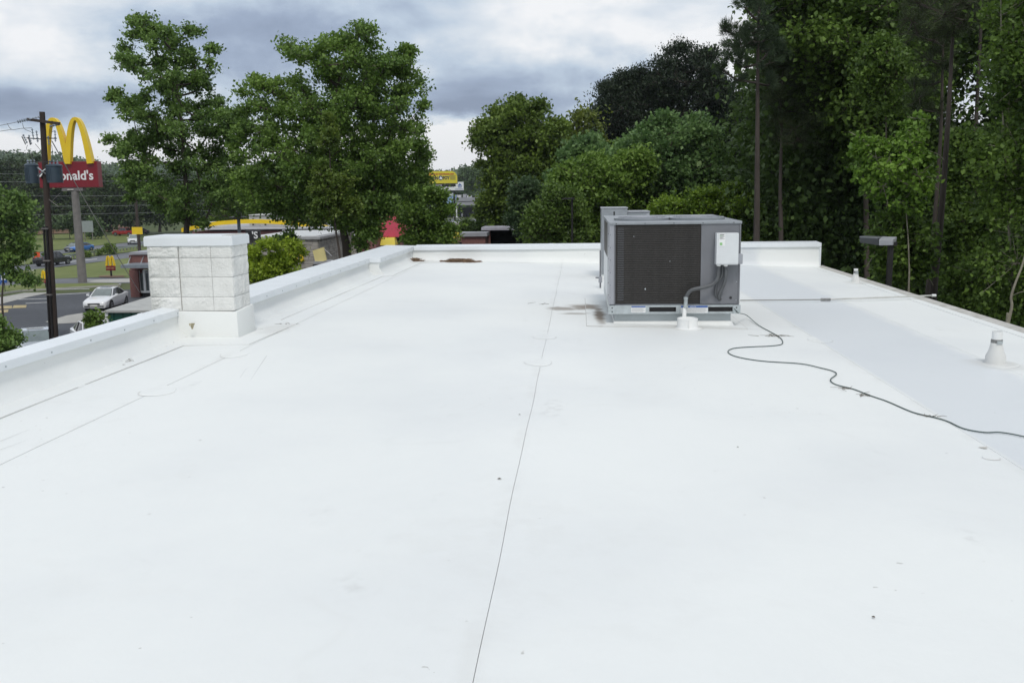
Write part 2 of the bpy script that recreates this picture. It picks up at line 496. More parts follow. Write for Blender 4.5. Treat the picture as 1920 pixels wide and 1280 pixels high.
class MB:
    """collects shapes, builds ONE mesh object"""

    def __init__(s):
        s.v = []
        s.f = []
        s.mi = []
        s.cur = 0

    def add(s, vs, fs):
        n = len(s.v)
        s.v += [tuple(v) for v in vs]
        s.f += [tuple(i + n for i in f) for f in fs]
        s.mi += [s.cur] * len(fs)
        return s

    def box(s, x0, x1, y0, y1, z0, z1, M=None):
        vs = [Vector(p) for p in ((x0, y0, z0), (x1, y0, z0), (x1, y1, z0), (x0, y1, z0), (x0, y0, z1), (x1, y0, z1), (x1, y1, z1), (x0, y1, z1))]
        if M is not None:
            vs = [M @ v for v in vs]
        return s.add(vs, [(0, 3, 2, 1), (4, 5, 6, 7), (0, 1, 5, 4), (1, 2, 6, 5), (2, 3, 7, 6), (3, 0, 4, 7)])

    def hexa(s, p):       # 8 points bottom 4 ccw, top 4 ccw
        return s.add(p, [(0, 3, 2, 1), (4, 5, 6, 7), (0, 1, 5, 4), (1, 2, 6, 5), (2, 3, 7, 6), (3, 0, 4, 7)])

    def tube(s, pts, rad, n=8, cap=True):
        pts = [Vector(p) for p in pts]
        if isinstance(rad, (int, float)):
            rad = [rad] * len(pts)
        vs = []
        up = None
        for i, p in enumerate(pts):
            d = (pts[min(i + 1, len(pts) - 1)] - pts[max(i - 1, 0)])
            d = d.normalized() if d.length > 1e-9 else Vector((0, 0, 1))
            if up is None:
                up = Vector((0, 0, 1)) if abs(d.z) < .9 else Vector((1, 0, 0))
            a = d.cross(up)
            if a.length < 1e-6:
                a = d.cross(Vector((0, 1, 0)))
            a.normalize()
            b = a.cross(d).normalized()
            up = b
            for k in range(n):
                t = 2 * PI * k / n
                vs.append(p + (a * math.cos(t) + b * math.sin(t)) * rad[i])
        fs = []
        for i in range(len(pts) - 1):
            for k in range(n):
                k2 = (k + 1) % n
                fs.append((i * n + k, i * n + k2, (i + 1) * n + k2, (i + 1) * n + k))
        if cap:
            fs.append(tuple(range(n))[::-1])
            fs.append(tuple((len(pts) - 1) * n + k for k in range(n)))
        return s.add(vs, fs)

    def lathe(s, prof, c=(0, 0, 0), n=20, cap=True):
        c = Vector(c)
        vs = []
        for (r, z) in prof:
            for k in range(n):
                t = 2 * PI * k / n
                vs.append(c + Vector((r * math.cos(t), r * math.sin(t), z)))
        fs = []
        for i in range(len(prof) - 1):
            for k in range(n):
                k2 = (k + 1) % n
                fs.append((i * n + k, i * n + k2, (i + 1) * n + k2, (i + 1) * n + k))
        if cap:
            fs.append(tuple(range(n))[::-1])
            fs.append(tuple((len(prof) - 1) * n + k for k in range(n)))
        return s.add(vs, fs)

    def prism(s, poly, y0, y1, M=None):     # poly in xz, extruded along y
        n = len(poly)
        vs = [Vector((x, y0, z)) for x, z in poly] + [Vector((x, y1, z)) for x, z in poly]
        if M is not None:
            vs = [M @ v for v in vs]
        fs = [tuple(range(n)), tuple(range(2 * n - 1, n - 1, -1))]
        for i in range(n):
            j = (i + 1) % n
            fs.append((i, i + n, j + n, j))
        return s.add(vs, fs)

    def quad(s, a, b, c, d):
        return s.add([a, b, c, d], [(0, 1, 2, 3)])

    def build(s, name, m, parent=None, loc=None, rot=None, smooth=False, bevel=0.0, seg=2, mats=None):
        me = bpy.data.meshes.new(name)
        me.from_pydata(s.v, [], s.f)
        bm = bmesh.new()
        bm.from_mesh(me)
        bmesh.ops.recalc_face_normals(bm, faces=bm.faces)
        if bevel:
            bmesh.ops.bevel(bm, geom=bm.edges[:], offset=bevel, segments=seg, profile=0.6, affect='EDGES', clamp_overlap=True)
        bm.to_mesh(me)
        bm.free()
        if mats:
            for q in mats:
                me.materials.append(q)
            if not bevel:
                me.polygons.foreach_set('material_index', s.mi)
        if smooth:
            me.shade_smooth()
            try:
                me.set_sharp_from_angle(angle=R(40))
            except Exception:
                pass
        return link(name, me, m, parent, loc, rot)


def text(name, s, size, m, parent=None, loc=(0, 0, 0), rot=(PI / 2, 0, 0), ext=0.01, sx=1.0, bold=0.0, align='CENTER'):
    cu = bpy.data.curves.new(name, 'FONT')
    cu.body = s
    cu.size = size
    cu.extrude = ext
    cu.offset = bold
    cu.align_x = align
    cu.resolution_u = 3
    o = bpy.data.objects.new('tmp', cu)
    col.objects.link(o)
    dg = bpy.context.evaluated_depsgraph_get()
    me = bpy.data.meshes.new_from_object(o.evaluated_get(dg))
    bpy.data.objects.remove(o)
    for v in me.vertices:
        v.co.x *= sx
    me.materials.clear()
    return link(name, me, m, parent, loc, rot)


# ================================================================== terrain
def sstep(a, b, x):
    t = min(1.0, max(0.0, (x - a) / (b - a)))
    return t * t * (3 - 2 * t)


def gz(x, y):
    d = math.hypot(x, y)
    z = -1.5 * sstep(98, 126, d)
    z += 5.0 * sstep(258, 360, d) * sstep(-0.18, -0.32, math.atan2(x, y)) if d > 240 and y > 0 else 0.0
    h = sstep(500, 1140, d)
    if h > 0:
        a = math.atan2(x, y)
        z += h * (31 + 7 * math.sin(a * 9 + .9) + 4 * math.sin(a * 23 + 2.0) + 2 * math.sin(a * 57))
    return z


def G(px, py, off=0.0):
    d = ray(px, py)
    d = d / math.hypot(d[0], d[1])
    t = 20.0
    while t < 1500:
        if CAMZ + d[2] * t < gz(d[0] * t, d[1] * t):
            break
        t += 0.5
    lo, hi = t - 0.5, t
    for _ in range(12):
        mid = (lo + hi) / 2
        if CAMZ + d[2] * mid < gz(d[0] * mid, d[1] * mid):
            hi = mid
        else:
            lo = mid
    return Vector((d[0] * hi, d[1] * hi, gz(d[0] * hi, d[1] * hi) + off))


def build_ground():
    me = bpy.data.meshes.new('ground')
    rs = list(np.concatenate([[0.1, 15], np.arange(30, 140, 4), np.arange(140, 380, 10), np.arange(380, 1200, 30), [1250, 1400, 1800]]))
    na = 240
    vs, fs = [], []
    for r in rs:
        for k in range(na):
            a = 2 * PI * k / na
            x, y = r * math.sin(a), r * math.cos(a)
            vs.append((x, y, gz(x, y) if y > -200 else gz(x, y)))
    for i in range(len(rs) - 1):
        for k in range(na):
            k2 = (k + 1) % na
            fs.append((i * na + k, i * na + k2, (i + 1) * na + k2, (i + 1) * na + k))
    me.from_pydata(vs, [], fs)
    me.shade_smooth()
    me.flip_normals()
    o = link('ground', me, FLOORM)
    o['kind'] = 'structure'


build_ground()


def drape(name, edgeA, edgeB, off, m, n=30, k=6, px=True):
    """sheet between two polylines (pixels on the terrain or world xy), following the terrain"""
    def pts(e):
        P = [G(*p).xy if px else Vector(p) for p in e]
        out_ = []
        lens = [(P[i + 1] - P[i]).length for i in range(len(P) - 1)]
        T = sum(lens)
        for i in range(n + 1):
            s_ = T * i / n
            j = 0
            while j < len(lens) - 1 and s_ > lens[j]:
                s_ -= lens[j]
                j += 1
            out_.append(P[j].lerp(P[j + 1], min(1, s_ / max(1e-6, lens[j]))))
        return out_
    A, B = pts(edgeA), pts(edgeB)
    vs, fs = [], []
    for i in range(n + 1):
        for j in range(k + 1):
            q = A[i].lerp(B[i], j / k)
            vs.append((q.x, q.y, gz(q.x, q.y) + off))
    for i in range(n):
        for j in range(k):
            a = i * (k + 1) + j
            fs.append((a, a + 1, a + k + 2, a + k + 1))
    me = bpy.data.meshes.new(name)
    me.from_pydata(vs, [], fs)
    o = link(name, me, m)
    bm = bmesh.new()
    bm.from_mesh(me)
    bmesh.ops.recalc_face_normals(bm, faces=bm.faces)
    if bm.faces[0].normal.z < 0:
        bmesh.ops.reverse_faces(bm, faces=bm.faces)
    bm.to_mesh(me)
    bm.free()
    o['kind'] = 'structure'
    return o


# parking lot round our building and the restaurant (world coordinates)
drape('parking_lot', [(-75, -25), (-75, 48), (-62, 67.5), (-46.5, 73.0), (-34, 81), (-20, 88), (10, 91), (26, 91)],
      [(-30, -25), (-20, 0), (-12, 10), (0, 10), (6, 10), (12, 12), (20, 20), (26, 36)], .02, ASPH, 60, 24, px=False)
drape('lawn', [(-40, 503), (110, 502), (243, 484)], [(-40, 524), (110, 523), (247, 522)], .05, GRASS, 40, 10)
drape('driveway', [(-40, 525), (110, 523), (250, 521)], [(-40, 541), (110, 533.5), (250, 531)], .03, ROADM, 30, 5)
drape('driveway_apron', [(152, 524.5), (200, 524), (248, 523)], [(152, 530.5), (200, 530.5), (248, 530)], .045, CONC, 12, 3)
drape('grass_strip', [(-40, 541), (60, 535), (130, 534), (190, 533), (222, 533.5)], [(-40, 559), (0, 552), (40, 546.5), (120, 542), (222, 536)], .13, GRASS, 30, 4)
drape('sidewalk', [(-40, 565), (0, 558), (45, 549.5), (92, 548.5)], [(-40, 585), (0, 571), (55, 557), (93, 549.5)], .035, CONC, 20, 4)
drape('concrete_pad', [(85, 604), (125, 592), (172, 585), (200, 584)], [(104, 608), (140, 606), (180, 605), (215, 604)], .035, CONC, 14, 5)
for (a0, b0) in (((0, 574), (23, 574)), ((26, 573), (50, 572.5)), ((-8, 583), (16, 581)), ):
    drape('faded_marking', [a0, b0], [(a0[0] - 3, a0[1] + 5.5), (b0[0] - 1, b0[1] + 5)], .034, YLINE, 6, 2)
for (a0, b0) in (((20, 562), (90, 560)), ((100, 552.5), (168, 549.3)), ((100, 543.2), (168, 542.0)), ((48, 569), (90, 567))):
    drape('parking_line', [a0, b0], [(a0[0], a0[1] + .9), (b0[0], b0[1] + .8)], .034, WLINE, 8, 1)
drape('road', [(-60, 511), (10, 502), (110, 491), (180, 481.5), (260, 472), (330, 464)],
      [(-60, 522), (10, 511), (110, 501), (180, 492), (260, 482), (330, 473)], .06, ROADM, 50, 5)
drape('far_road', [(-60, 489), (10, 480), (110, 470), (180, 461.5), (260, 453.5), (330, 446)],
      [(-60, 499), (10, 489.5), (110, 477), (180, 468), (260, 459.5), (330, 451)], .06, ROADM, 50, 5)
drape('median_grass', [(-60, 499.5), (10, 490), (110, 478), (180, 469), (260, 460), (330, 452)],
      [(-60, 510), (10, 501), (110, 490), (180, 480.5), (260, 471), (330, 463)], .09, GRASS, 50, 5)
drape('far_lawn', [(-60, 448), (10, 445), (60, 437), (180, 437), (260, 431)],
      [(-60, 488), (10, 479), (60, 474), (180, 460.5), (260, 452.5)], .05, GRASS, 40, 10)
drape('dirt_bank', [(20, 430), (70, 424), (150, 417), (262, 413)], [(20, 443), (70, 441), (150, 438), (262, 431.5)], .25, DIRT, 30, 8)
for (a0, b0) in (((55, 508), (68, 507)), ((120, 492.5), (182, 486))):
    drape('lane_line', [a0, b0], [(a0[0], a0[1] + 1), (b0[0], b0[1] + 1)], .08, WLINE, 6, 1)
# kerb along the grass strip
mb = MB()
kp = [G(-40, 559), G(0, 552), G(40, 546.5), G(120, 542), G(222, 536), G(224, 534.6)]
for i in range(len(kp) - 1):
    a, b = kp[i], kp[i + 1]
    n_ = Vector((b.y - a.y, -(b.x - a.x), 0)).normalized() * .16
    mb.hexa([a + n_, b + n_, b, a, a + n_ + Vector((0, 0, .15)), b + n_ + Vector((0, 0, .15)), b + Vector((0, 0, .15)), a + Vector((0, 0, .15))])
o = mb.build('kerb', CONC)
o['kind'] = 'structure'

# ================================================================== our building: roof
ZR, SL = 6.4, 0.024


def rz(x):
    return ZR - SL * x


def roofpt(px, py, off=0.0):
    d = ray(px, py)
    t = (ZR + off - CAMZ) / (d[2] + SL * d[0])
    return Vector((d[0] * t, d[1] * t, CAMZ + d[2] * t))


bld = empty('commercial_building', (0, 0, 0), 'white flat-roofed building whose roof fills the foreground, with low white parapets', 'building')
XL, XR, YF, YN = -4.42, 5.30, 21.20, -3.0
WALLM = mat('wall_block', (0.55, 0.54, 0.50), 0.8, 0, .1, 3, .3, 12)
# outer walls, butted end to end
MB().box(XL + .03, XL + .20, YN, YF - .20, 0, 6.38).build('wall', WALLM, bld)
MB().box(XR - .22, XR - .04, YN, YF - .20, 0, 6.20).build('wall', WALLM, bld)
MB().box(XL + .03, XR - .04, YF - .20, YF - .03, 0, 6.20).build('wall', WALLM, bld)
MB().box(XL + .03, XR - .04, YN - .2, YN, 0, 6.20).build('wall', WALLM, bld)
# deck board under the membrane (seen only in the joints)
MB().hexa([(XL + .2, YN, rz(XL) - .2), (XR - .05, YN, rz(XR) - .2), (XR - .05, YF - .2, rz(XR) - .2), (XL + .2, YF - .2, rz(XL) - .2),
           (XL + .2, YN, rz(XL + .2) - .012), (XR - .05, YN, rz(XR - .05) - .012), (XR - .05, YF - .2, rz(XR - .05) - .012), (XL + .2, YF - .2, rz(XL + .2) - .012)]).build('roof_deck', DECKBOARD, bld)
rng = np.random.default_rng(5)


def wavy(x0, y, amp, ph):
    return x0 + amp * (math.sin(y * 1.7 + ph) + .6 * math.sin(y * 4.1 + ph * 2)) * .5


seams = [(XL + .21, 0, 0), (-3.325, .004, 1.0), (-0.35, .006, 2.2), (2.61, .006, 3.7), (3.96, .012, 5.1), (XR - .16, 0, 0)]
GAP = .0013


def sheet(i, x0, a0, p0, x1, a1, p1, y0, y1):
    ny, nx = max(2, int((y1 - y0) / .25)), 6
    vs, fs = [], []
    for j in range(ny + 1):
        y = y0 + (y1 - y0) * j / ny
        xa = wavy(x0, y, a0, p0) + (.0030 if x0 == -3.325 else GAP)
        xb = wavy(x1, y, a1, p1) - (.0030 if x1 == -3.325 else GAP)
        for k in range(nx + 1):
            x = xa + (xb - xa) * k / nx
            ed = 0 if k in (0, nx) else 1
            vs.append((x, y, rz(x) + ed * .0035 * math.sin(x * 3.1 + y * 1.3 + i) * math.sin(y * .9 + i * 2)))
    for j in range(ny):
        for k in range(nx):
            a = j * (nx + 1) + k
            fs.append((a, a + 1, a + nx + 2, a + nx + 1))
    nv = len(vs)
    # skirt gives the sheet its thickness
    rim = [k for k in range(nx + 1)] + [j * (nx + 1) + nx for j in range(1, ny + 1)] + [ny * (nx + 1) + k for k in range(nx - 1, -1, -1)] + [j * (nx + 1) for j in range(ny - 1, 0, -1)]
    for a in rim:
        x, y, z = vs[a]
        vs.append((x, y, z - .010))
    m_ = len(rim)
    for q in range(m_):
        fs.append((rim[q], nv + q, nv + (q + 1) % m_, rim[(q + 1) % m_]))
    me = bpy.data.meshes.new('membrane_sheet')
    me.from_pydata(vs, [], fs)
    me.shade_smooth()
    me.set_sharp_from_angle(angle=R(40))
    return link('membrane_sheet', me, MEM, bld)


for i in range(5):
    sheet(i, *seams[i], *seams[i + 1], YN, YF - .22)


def lens_patch(px, py, rx=.13, ry=.19, name='round_patch', h=.006):
    c = roofpt(px, py)
    n = 22
    vs = [(c.x, c.y, rz(c.x) + h)]
    for k in range(n):
        t = 2 * PI * k / n
        w = 1 + .06 * math.sin(3 * t + px)
        vs.append((c.x + rx * w * math.cos(t) * .93, c.y + ry * w * math.sin(t) * .93, rz(c.x + rx * math.cos(t)) + h))
    for k in range(n):
        t = 2 * PI * k / n
        w = 1 + .06 * math.sin(3 * t + px)
        vs.append((c.x + rx * w * math.cos(t), c.y + ry * w * math.sin(t), rz(c.x + rx * math.cos(t)) - .001))
    fs = [(0, 1 + k, 1 + (k + 1) % n) for k in range(n)] + [(1 + k, 1 + n + k, 1 + n + (k + 1) % n, 1 + (k + 1) % n) for k in range(n)]
    me = bpy.data.meshes.new(name)
    me.from_pydata(vs, [], fs)
    link(name, me, MEM, bld)
    # thin dirty rim caught against the lower edge of the patch
    r2 = MB()
    prev = None
    for k in range(n + 1):
        t = PI * 1.02 + (PI * .96) * k / n
        w = 1.0 + .06 * math.sin(3 * t + px)
        x, y = c.x + rx * w * math.cos(t), c.y + ry * w * math.sin(t)
        x2, y2 = c.x + (rx * w + .004) * math.cos(t), c.y + (ry * w + .010) * math.sin(t)
        cur = ((x, y, rz(x) + .0025), (x2, y2, rz(x2) + .0025))
        if prev:
            r2.quad(prev[0], prev[1], cur[1], cur[0])
        prev = cur
    r2.build('dirt_rim', RIMD, bld)


for p in ((1010, 679), (1021, 631), (298, 733), (440, 664), (1536, 637)):
    lens_patch(*p)
lens_patch(122, 722, .16, .23)
lens_patch(1857, 858, .05, .05)

# base flashing strip on the floor along the left parapet, with its own seam
def strip(name, pts_in, pts_out, h, m=MEM, parent=bld, rise=None):
    mb_ = MB()
    for i in range(len(pts_in) - 1):
        a, b, c, d = pts_in[i], pts_in[i + 1], pts_out[i + 1], pts_out[i]
        za = [rz(p[0]) for p in (a, b, c, d)]
        mb_.hexa([(a[0], a[1], za[0] - .002), (b[0], b[1], za[1] - .002), (c[0], c[1], za[2] - .002), (d[0], d[1], za[3] - .002),
                  (a[0], a[1], za[0] + h), (b[0], b[1], za[1] + h), (c[0], c[1], za[2] + h), (d[0], d[1], za[3] + h)])
    return mb_.build(name, m, parent)


fl_in = [(-3.98, YN), (-3.98, 9.1), (-3.36, 9.25), (-3.32, 10.45), (-3.60, 11.05), (-3.56, 16.85), (-3.40, 16.95), (-3.40, 20.5)]
fl_out = [(-4.26, YN), (-4.26, 9.6), (-3.60, 9.62), (-3.56, 10.3), (-3.93, 10.4), (-3.93, 17.2), (-3.70, 17.22), (-3.70, 20.8)]
strip('flashing_flange', fl_in, fl_out, .007)
strip('flange_seam', [(x + .004, y) for x, y in fl_in], [(x - .002, y) for x, y in fl_in], .0035, SEAM)

# ---- parapet walls (membrane covered) + coping
CT = 6.80


def parapet(y0, y1, xin, xout=XL + .03, zb=6.3, name='parapet'):
    # inner face with a small cant at the foot
    prof = [(xout, zb), (xin + .05, zb + .02), (xin + .10, rz(xin) + .004), (xin + .035, rz(xin) + .06), (xin, rz(xin) + .14), (xin, CT - .10), (xin, CT - .03), (xout, CT - .03)]
    m = MB()
    n = len(prof)
    ny = max(1, int((y1 - y0) / .6))
    vs = []
    for j in range(ny + 1):
        y = y0 + (y1 - y0) * j / ny
        for q, (x, z) in enumerate(prof):
            wob = (.006 * math.sin(y * 2.3 + q) + .004 * math.sin(y * 5.7 + q * 2)) if q in (3, 4, 5) else 0
            vs.append((x + wob, y, z))
    fs = [tuple(range(n))[::-1], tuple(ny * n + k for k in range(n))]
    for j in range(ny):
        for k in range(n):
            k2 = (k + 1) % n
            fs.append((j * n + k, j * n + k2, (j + 1) * n + k2, (j + 1) * n + k))
    m.add(vs, fs)
    return m.build(name, MEM, bld, smooth=True)


parapet(YN, 9.70, -4.285)
parapet(10.28, 17.25, -3.90, XL + .08)
parapet(17.25, YF - .42, -3.70, XL + .08)


def coping(x0, x1, y0, y1, fin=.085, seg=3.05, side=1):
    """coping lengths: folded metal cap, slightly sloped inward, hanging a fascia on both sides"""
    y = y0
    i = 0
    while y < y1 - .01:
        ye = min(y1, y + seg)
        m = MB()
        zo, zi = CT + .012, CT - .006
        a, b = x0, x1
        m.hexa([(a, y + .002, zo - fin), (b, y + .002, zi - fin), (b, ye - .002, zi - fin), (a, ye - .002, zo - fin),
                (a, y + .002, zo), (b, y + .002, zi), (b, ye - .002, zi), (a, ye - .002, zo)])
        c = m.build('coping', WHITE_METAL, bld, bevel=.004)
        # cover plate over the joint
        if ye < y1 - .05:
            MB().hexa([(a - .003, ye - .05, zo - fin - .002), (b + .003, ye - .05, zi - fin - .002), (b + .003, ye + .05, zi - fin - .002), (a - .003, ye + .05, zo - fin - .002),
                       (a - .003, ye - .05, zo + .003), (b + .003, ye - .05, zi + .003), (b + .003, ye + .05, zi + .003), (a - .003, ye + .05, zo + .003)]).build('joint_cover', WHITE_METAL, c)
        yy = y + .45
        while yy < ye:
            MB().tube([(b - .001, yy, zi - fin * .55), (b + .006, yy, zi - fin * .55)], .008, 8).build('screw', GALV, c)
            yy += .62
        y = ye
        i += 1


coping(XL - .04, -4.262, YN, 9.70, fin=.07)
coping(XL + .06, -3.865, 10.30, 17.225)
coping(XL + .06, -3.665, 17.225, YF - .02, seg=3.4)
# far parapet
FY0, FY1 = 20.77, 21.17
m = MB()
prof = [(FY1, 6.2), (FY1, CT - .03), (FY0, CT - .03), (FY0, CT - .10), (FY0 - .002, 6.62), (FY0 - .03, 6.50), (FY0 - .09, None), (FY0, 6.2)]
vs = []
xs = np.linspace(-3.70, 5.20, 15)
for x in xs:
    for q, (y, z) in enumerate(prof):
        z2 = (rz(x) + .004) if z is None else z
        if q in (4, 5):
            z2 = rz(x) + (.14 if q == 4 else .05)
        w = .006 * math.sin(x * 2.1 + q * 1.3) if q in (3, 4, 5) else 0
        vs.append((x, y + w, z2))
n = len(prof)
fs = [tuple(range(n)), tuple((len(xs) - 1) * n + k for k in range(n))[::-1]]
for i in range(len(xs) - 1):
    for k in range(n):
        k2 = (k + 1) % n
        fs.append((i * n + k, (i + 1) * n + k, (i + 1) * n + k2, i * n + k2))
m.add(vs, fs)
m.build('parapet', MEM, bld, smooth=True)
xx = -3.66
while xx < 5.22:
    xe = min(5.235, xx + 3.05)
    c = MB().hexa([(xx + .002, FY0 - .035, CT - .09), (xe - .002, FY0 - .035, CT - .09), (xe - .002, YF, CT - .08), (xx + .002, YF, CT - .08),
                   (xx + .002, FY0 - .035, CT - .004), (xe - .002, FY0 - .035, CT - .004), (xe - .002, YF, CT + .012), (xx + .002, YF, CT + .012)]).build('coping', WHITE_METAL, bld, bevel=.004)
    if xe < 5.2:
        MB().hexa([(xe - .05, FY0 - .038, CT - .092), (xe + .05, FY0 - .038, CT - .092), (xe + .05, YF + .003, CT - .082), (xe - .05, YF + .003, CT - .082),
                   (xe - .05, FY0 - .038, CT - .001), (xe + .05, FY0 - .038, CT - .001), (xe + .05, YF + .003, CT + .015), (xe - .05, YF + .003, CT + .015)]).build('joint_cover', WHITE_METAL, c)
    xx = xe
    if xe >= 5.234:
        break
# end cap return of the far parapet
MB().box(5.20, 5.232, FY0 - .03, FY1 + .01, 6.2, CT - .095).build('parapet_end_cap', WHITE_METAL, bld, bevel=.003)
# right drip edge : a low metal gravel stop in lengths
yy = YN
while yy < YF - .3:
    ye = min(YF - .3, yy + 3.05)
    z = rz(XR)
    e = MB()
    e.hexa([(XR - .15, yy, z - .012), (XR, yy, z - .2), (XR, ye - .003, z - .2), (XR - .15, ye - .003, z - .012),
            (XR - .15, yy, z + .006), (XR, yy, z + .030), (XR, ye - .003, z + .030), (XR - .15, ye - .003, z + .006)])
    o = e.build('drip_edge', TAN, bld, bevel=.003)
    e = MB()
    e.hexa([(XR - .28, yy, z - .01), (XR - .14, yy, z - .01), (XR - .14, ye - .003, z - .01), (XR - .28, ye - .003, z - .01),
            (XR - .28, yy, z + .013), (XR - .14, yy, z + .011), (XR - .14, ye - .003, z + .011), (XR - .28, ye - .003, z + .013)])
    e.build('edge_strip', MEM, o)
    yy = ye

# ---- block pillar (chimney) standing in the left parapet
CX0, CX1, CY0, CY1 = -4.57, -3.655, 9.70, 10.19
chim = empty('block_pillar', (CX0, CY0, 6.4), 'white painted split-face block pillar with metal cap standing in the left parapet', 'pillar')


def cloc(x, y, z):
    return (x - CX0, y - CY0, z - 6.4)


rb = random.Random(3)


def block(face, u0, u1, z0, z1, rough):
    """one split-face block; face 'f' looks at -y, 'r' at +x, 'l' at -x, 'b' at +y"""
    nx_, nz_ = 9, 6
    g = .0018
    u0, u1, z0, z1 = u0 + g, u1 - g, z0 + g, z1 - g
    vs, fs = [], []
    for j in range(nz_ + 1):
        for i in range(nx_ + 1):
            u = u0 + (u1 - u0) * i / nx_
            z = z0 + (z1 - z0) * j / nz_
            ed = min(i, nx_ - i, j, nz_ - j)
            d = (-.0015 if ed == 0 else rough * (rb.random() * .9 + .25 + .5 * math.sin(i * .9 + z0 * 30)))
            vs.append((u, d, z))
    for j in range(nz_):
        for i in range(nx_):
            a = j * (nx_ + 1) + i
            fs.append((a, a + 1, a + nx_ + 2, a + nx_ + 1))
    nv = len(vs)
    rim = list(range(nx_ + 1)) + [j * (nx_ + 1) + nx_ for j in range(1, nz_ + 1)] + [nz_ * (nx_ + 1) + i for i in range(nx_ - 1, -1, -1)] + [j * (nx_ + 1) for j in range(nz_ - 1, 0, -1)]
    for a in rim:
        vs.append((vs[a][0], -.05, vs[a][2]))
    for q in range(len(rim)):
        fs.append((rim[q], nv + q, nv + (q + 1) % len(rim), rim[(q + 1) % len(rim)]))
    out_ = []
    for (u, d, z) in vs:
        if face == 'f':
            p = (u, CY0 - d, z)
        elif face == 'r':
            p = (CX1 + d, u, z)
        elif face == 'l':
            p = (CX0 - d, u, z)
        else:
            p = (u, CY1 + d, z)
        out_.append(cloc(*p))
    MB().add(out_, fs).build('block', BLOCKP, chim)


zrows = [6.775, 6.925, 7.135, 7.34, 7.47]
for r_i in range(4):
    z0, z1 = zrows[r_i], zrows[r_i + 1]
    for (u0, u1, q) in ((CX0, -4.235, .010), (-4.225, -3.88, .0045), (-3.88, CX1, .002)):
        block('f', u0, u1, z0, z1, q)
    for (u0, u1) in ((CY0, 9.97), (9.97, CY1)):
        block('r', u0, u1, z0, z1, .008)
        block('l', u0, u1, z0, z1, .008)
    for (u0, u1) in ((CX0, -4.12), (-4.12, CX1)):
        block('b', u0, u1, z0, z1, .01)
MB().box(.02, CX1 - CX0 - .02, .02, CY1 - CY0 - .02, .3, 1.07).build('block_core', BLOCKD, chim)
MB().box(-.025, CX1 - CX0 + .022, -.016, CY1 - CY0 + .02, 1.065, 1.158).build('cap', WHITE_METAL, chim, bevel=.004)
MB().box(-.018, CX1 - CX0 + .014, -.010, CY1 - CY0 + .012, 1.156, 1.172).build('cap_lid', WHITE_METAL, chim, bevel=.003)
MB().box(CX1 - CX0 - .09, CX1 - CX0 + .010, -.005, CY1 - CY0 - .02, 1.171, 1.175).build('lid_patch', TAN, chim)
# membrane wrapped round the pillar's foot
MB().hexa([(CX0 + .1, CY0 - .04, 6.3), (CX1 + .045, CY0 - .04, 6.3), (CX1 + .045, CY1 + .03, 6.3), (CX0 + .1, CY1 + .03, 6.3),
           (CX0 + .1, CY0 - .022, 6.775), (CX1 + .03, CY0 - .022, 6.765), (CX1 + .03, CY1 + .02, 6.79), (CX0 + .1, CY1 + .02, 6.79)]).build('base_flashing', MEM, bld, bevel=.02, smooth=True)
MB().box(CX0 + .02, CX0 + .1, CY0 - .0, CY1, 4.0, 6.775).build('pillar_leg', BLOCKP, bld)
# crumpled foil flap
ft = MB()
c = at(360, 610, 9.6)
a = [at(354, 606.5, 9.58), at(365, 606, 9.6), at(361, 617, 9.6), at(357, 611, 9.56), at(363, 610, 9.61), at(359.5, 606, 9.57)]
cc = sum(a, Vector()) / 6
O = Vector((0, .012, 0))
ft.hexa([a[0], a[5], a[3], a[3] + Vector((-.01, 0, 0)), a[0] + O, a[5] + O, a[3] + O, a[3] + O])
ft.hexa([a[5], a[1], a[4], a[3], a[5] + O, a[1] + O, a[4] + O, a[3] + O])
ft.hexa([a[3], a[4], a[2], a[2] + Vector((-.01, 0, 0)), a[3] + O, a[4] + O, a[2] + O, a[2] + O])
o = ft.build('foil_scrap', mat('ochre_scrap', (0.22, 0.17, 0.05), .7, 0, .8, 60, c2=(0.55, 0.52, 0.42)))
tag(o, 'small crumpled ochre scrap stuck to the flashing below the white pillar', 'scrap')

# ================================================================== rooftop unit
UX, UY = 0.37, 11.32
UW, UD = 1.55, 2.45
hz = 6.51


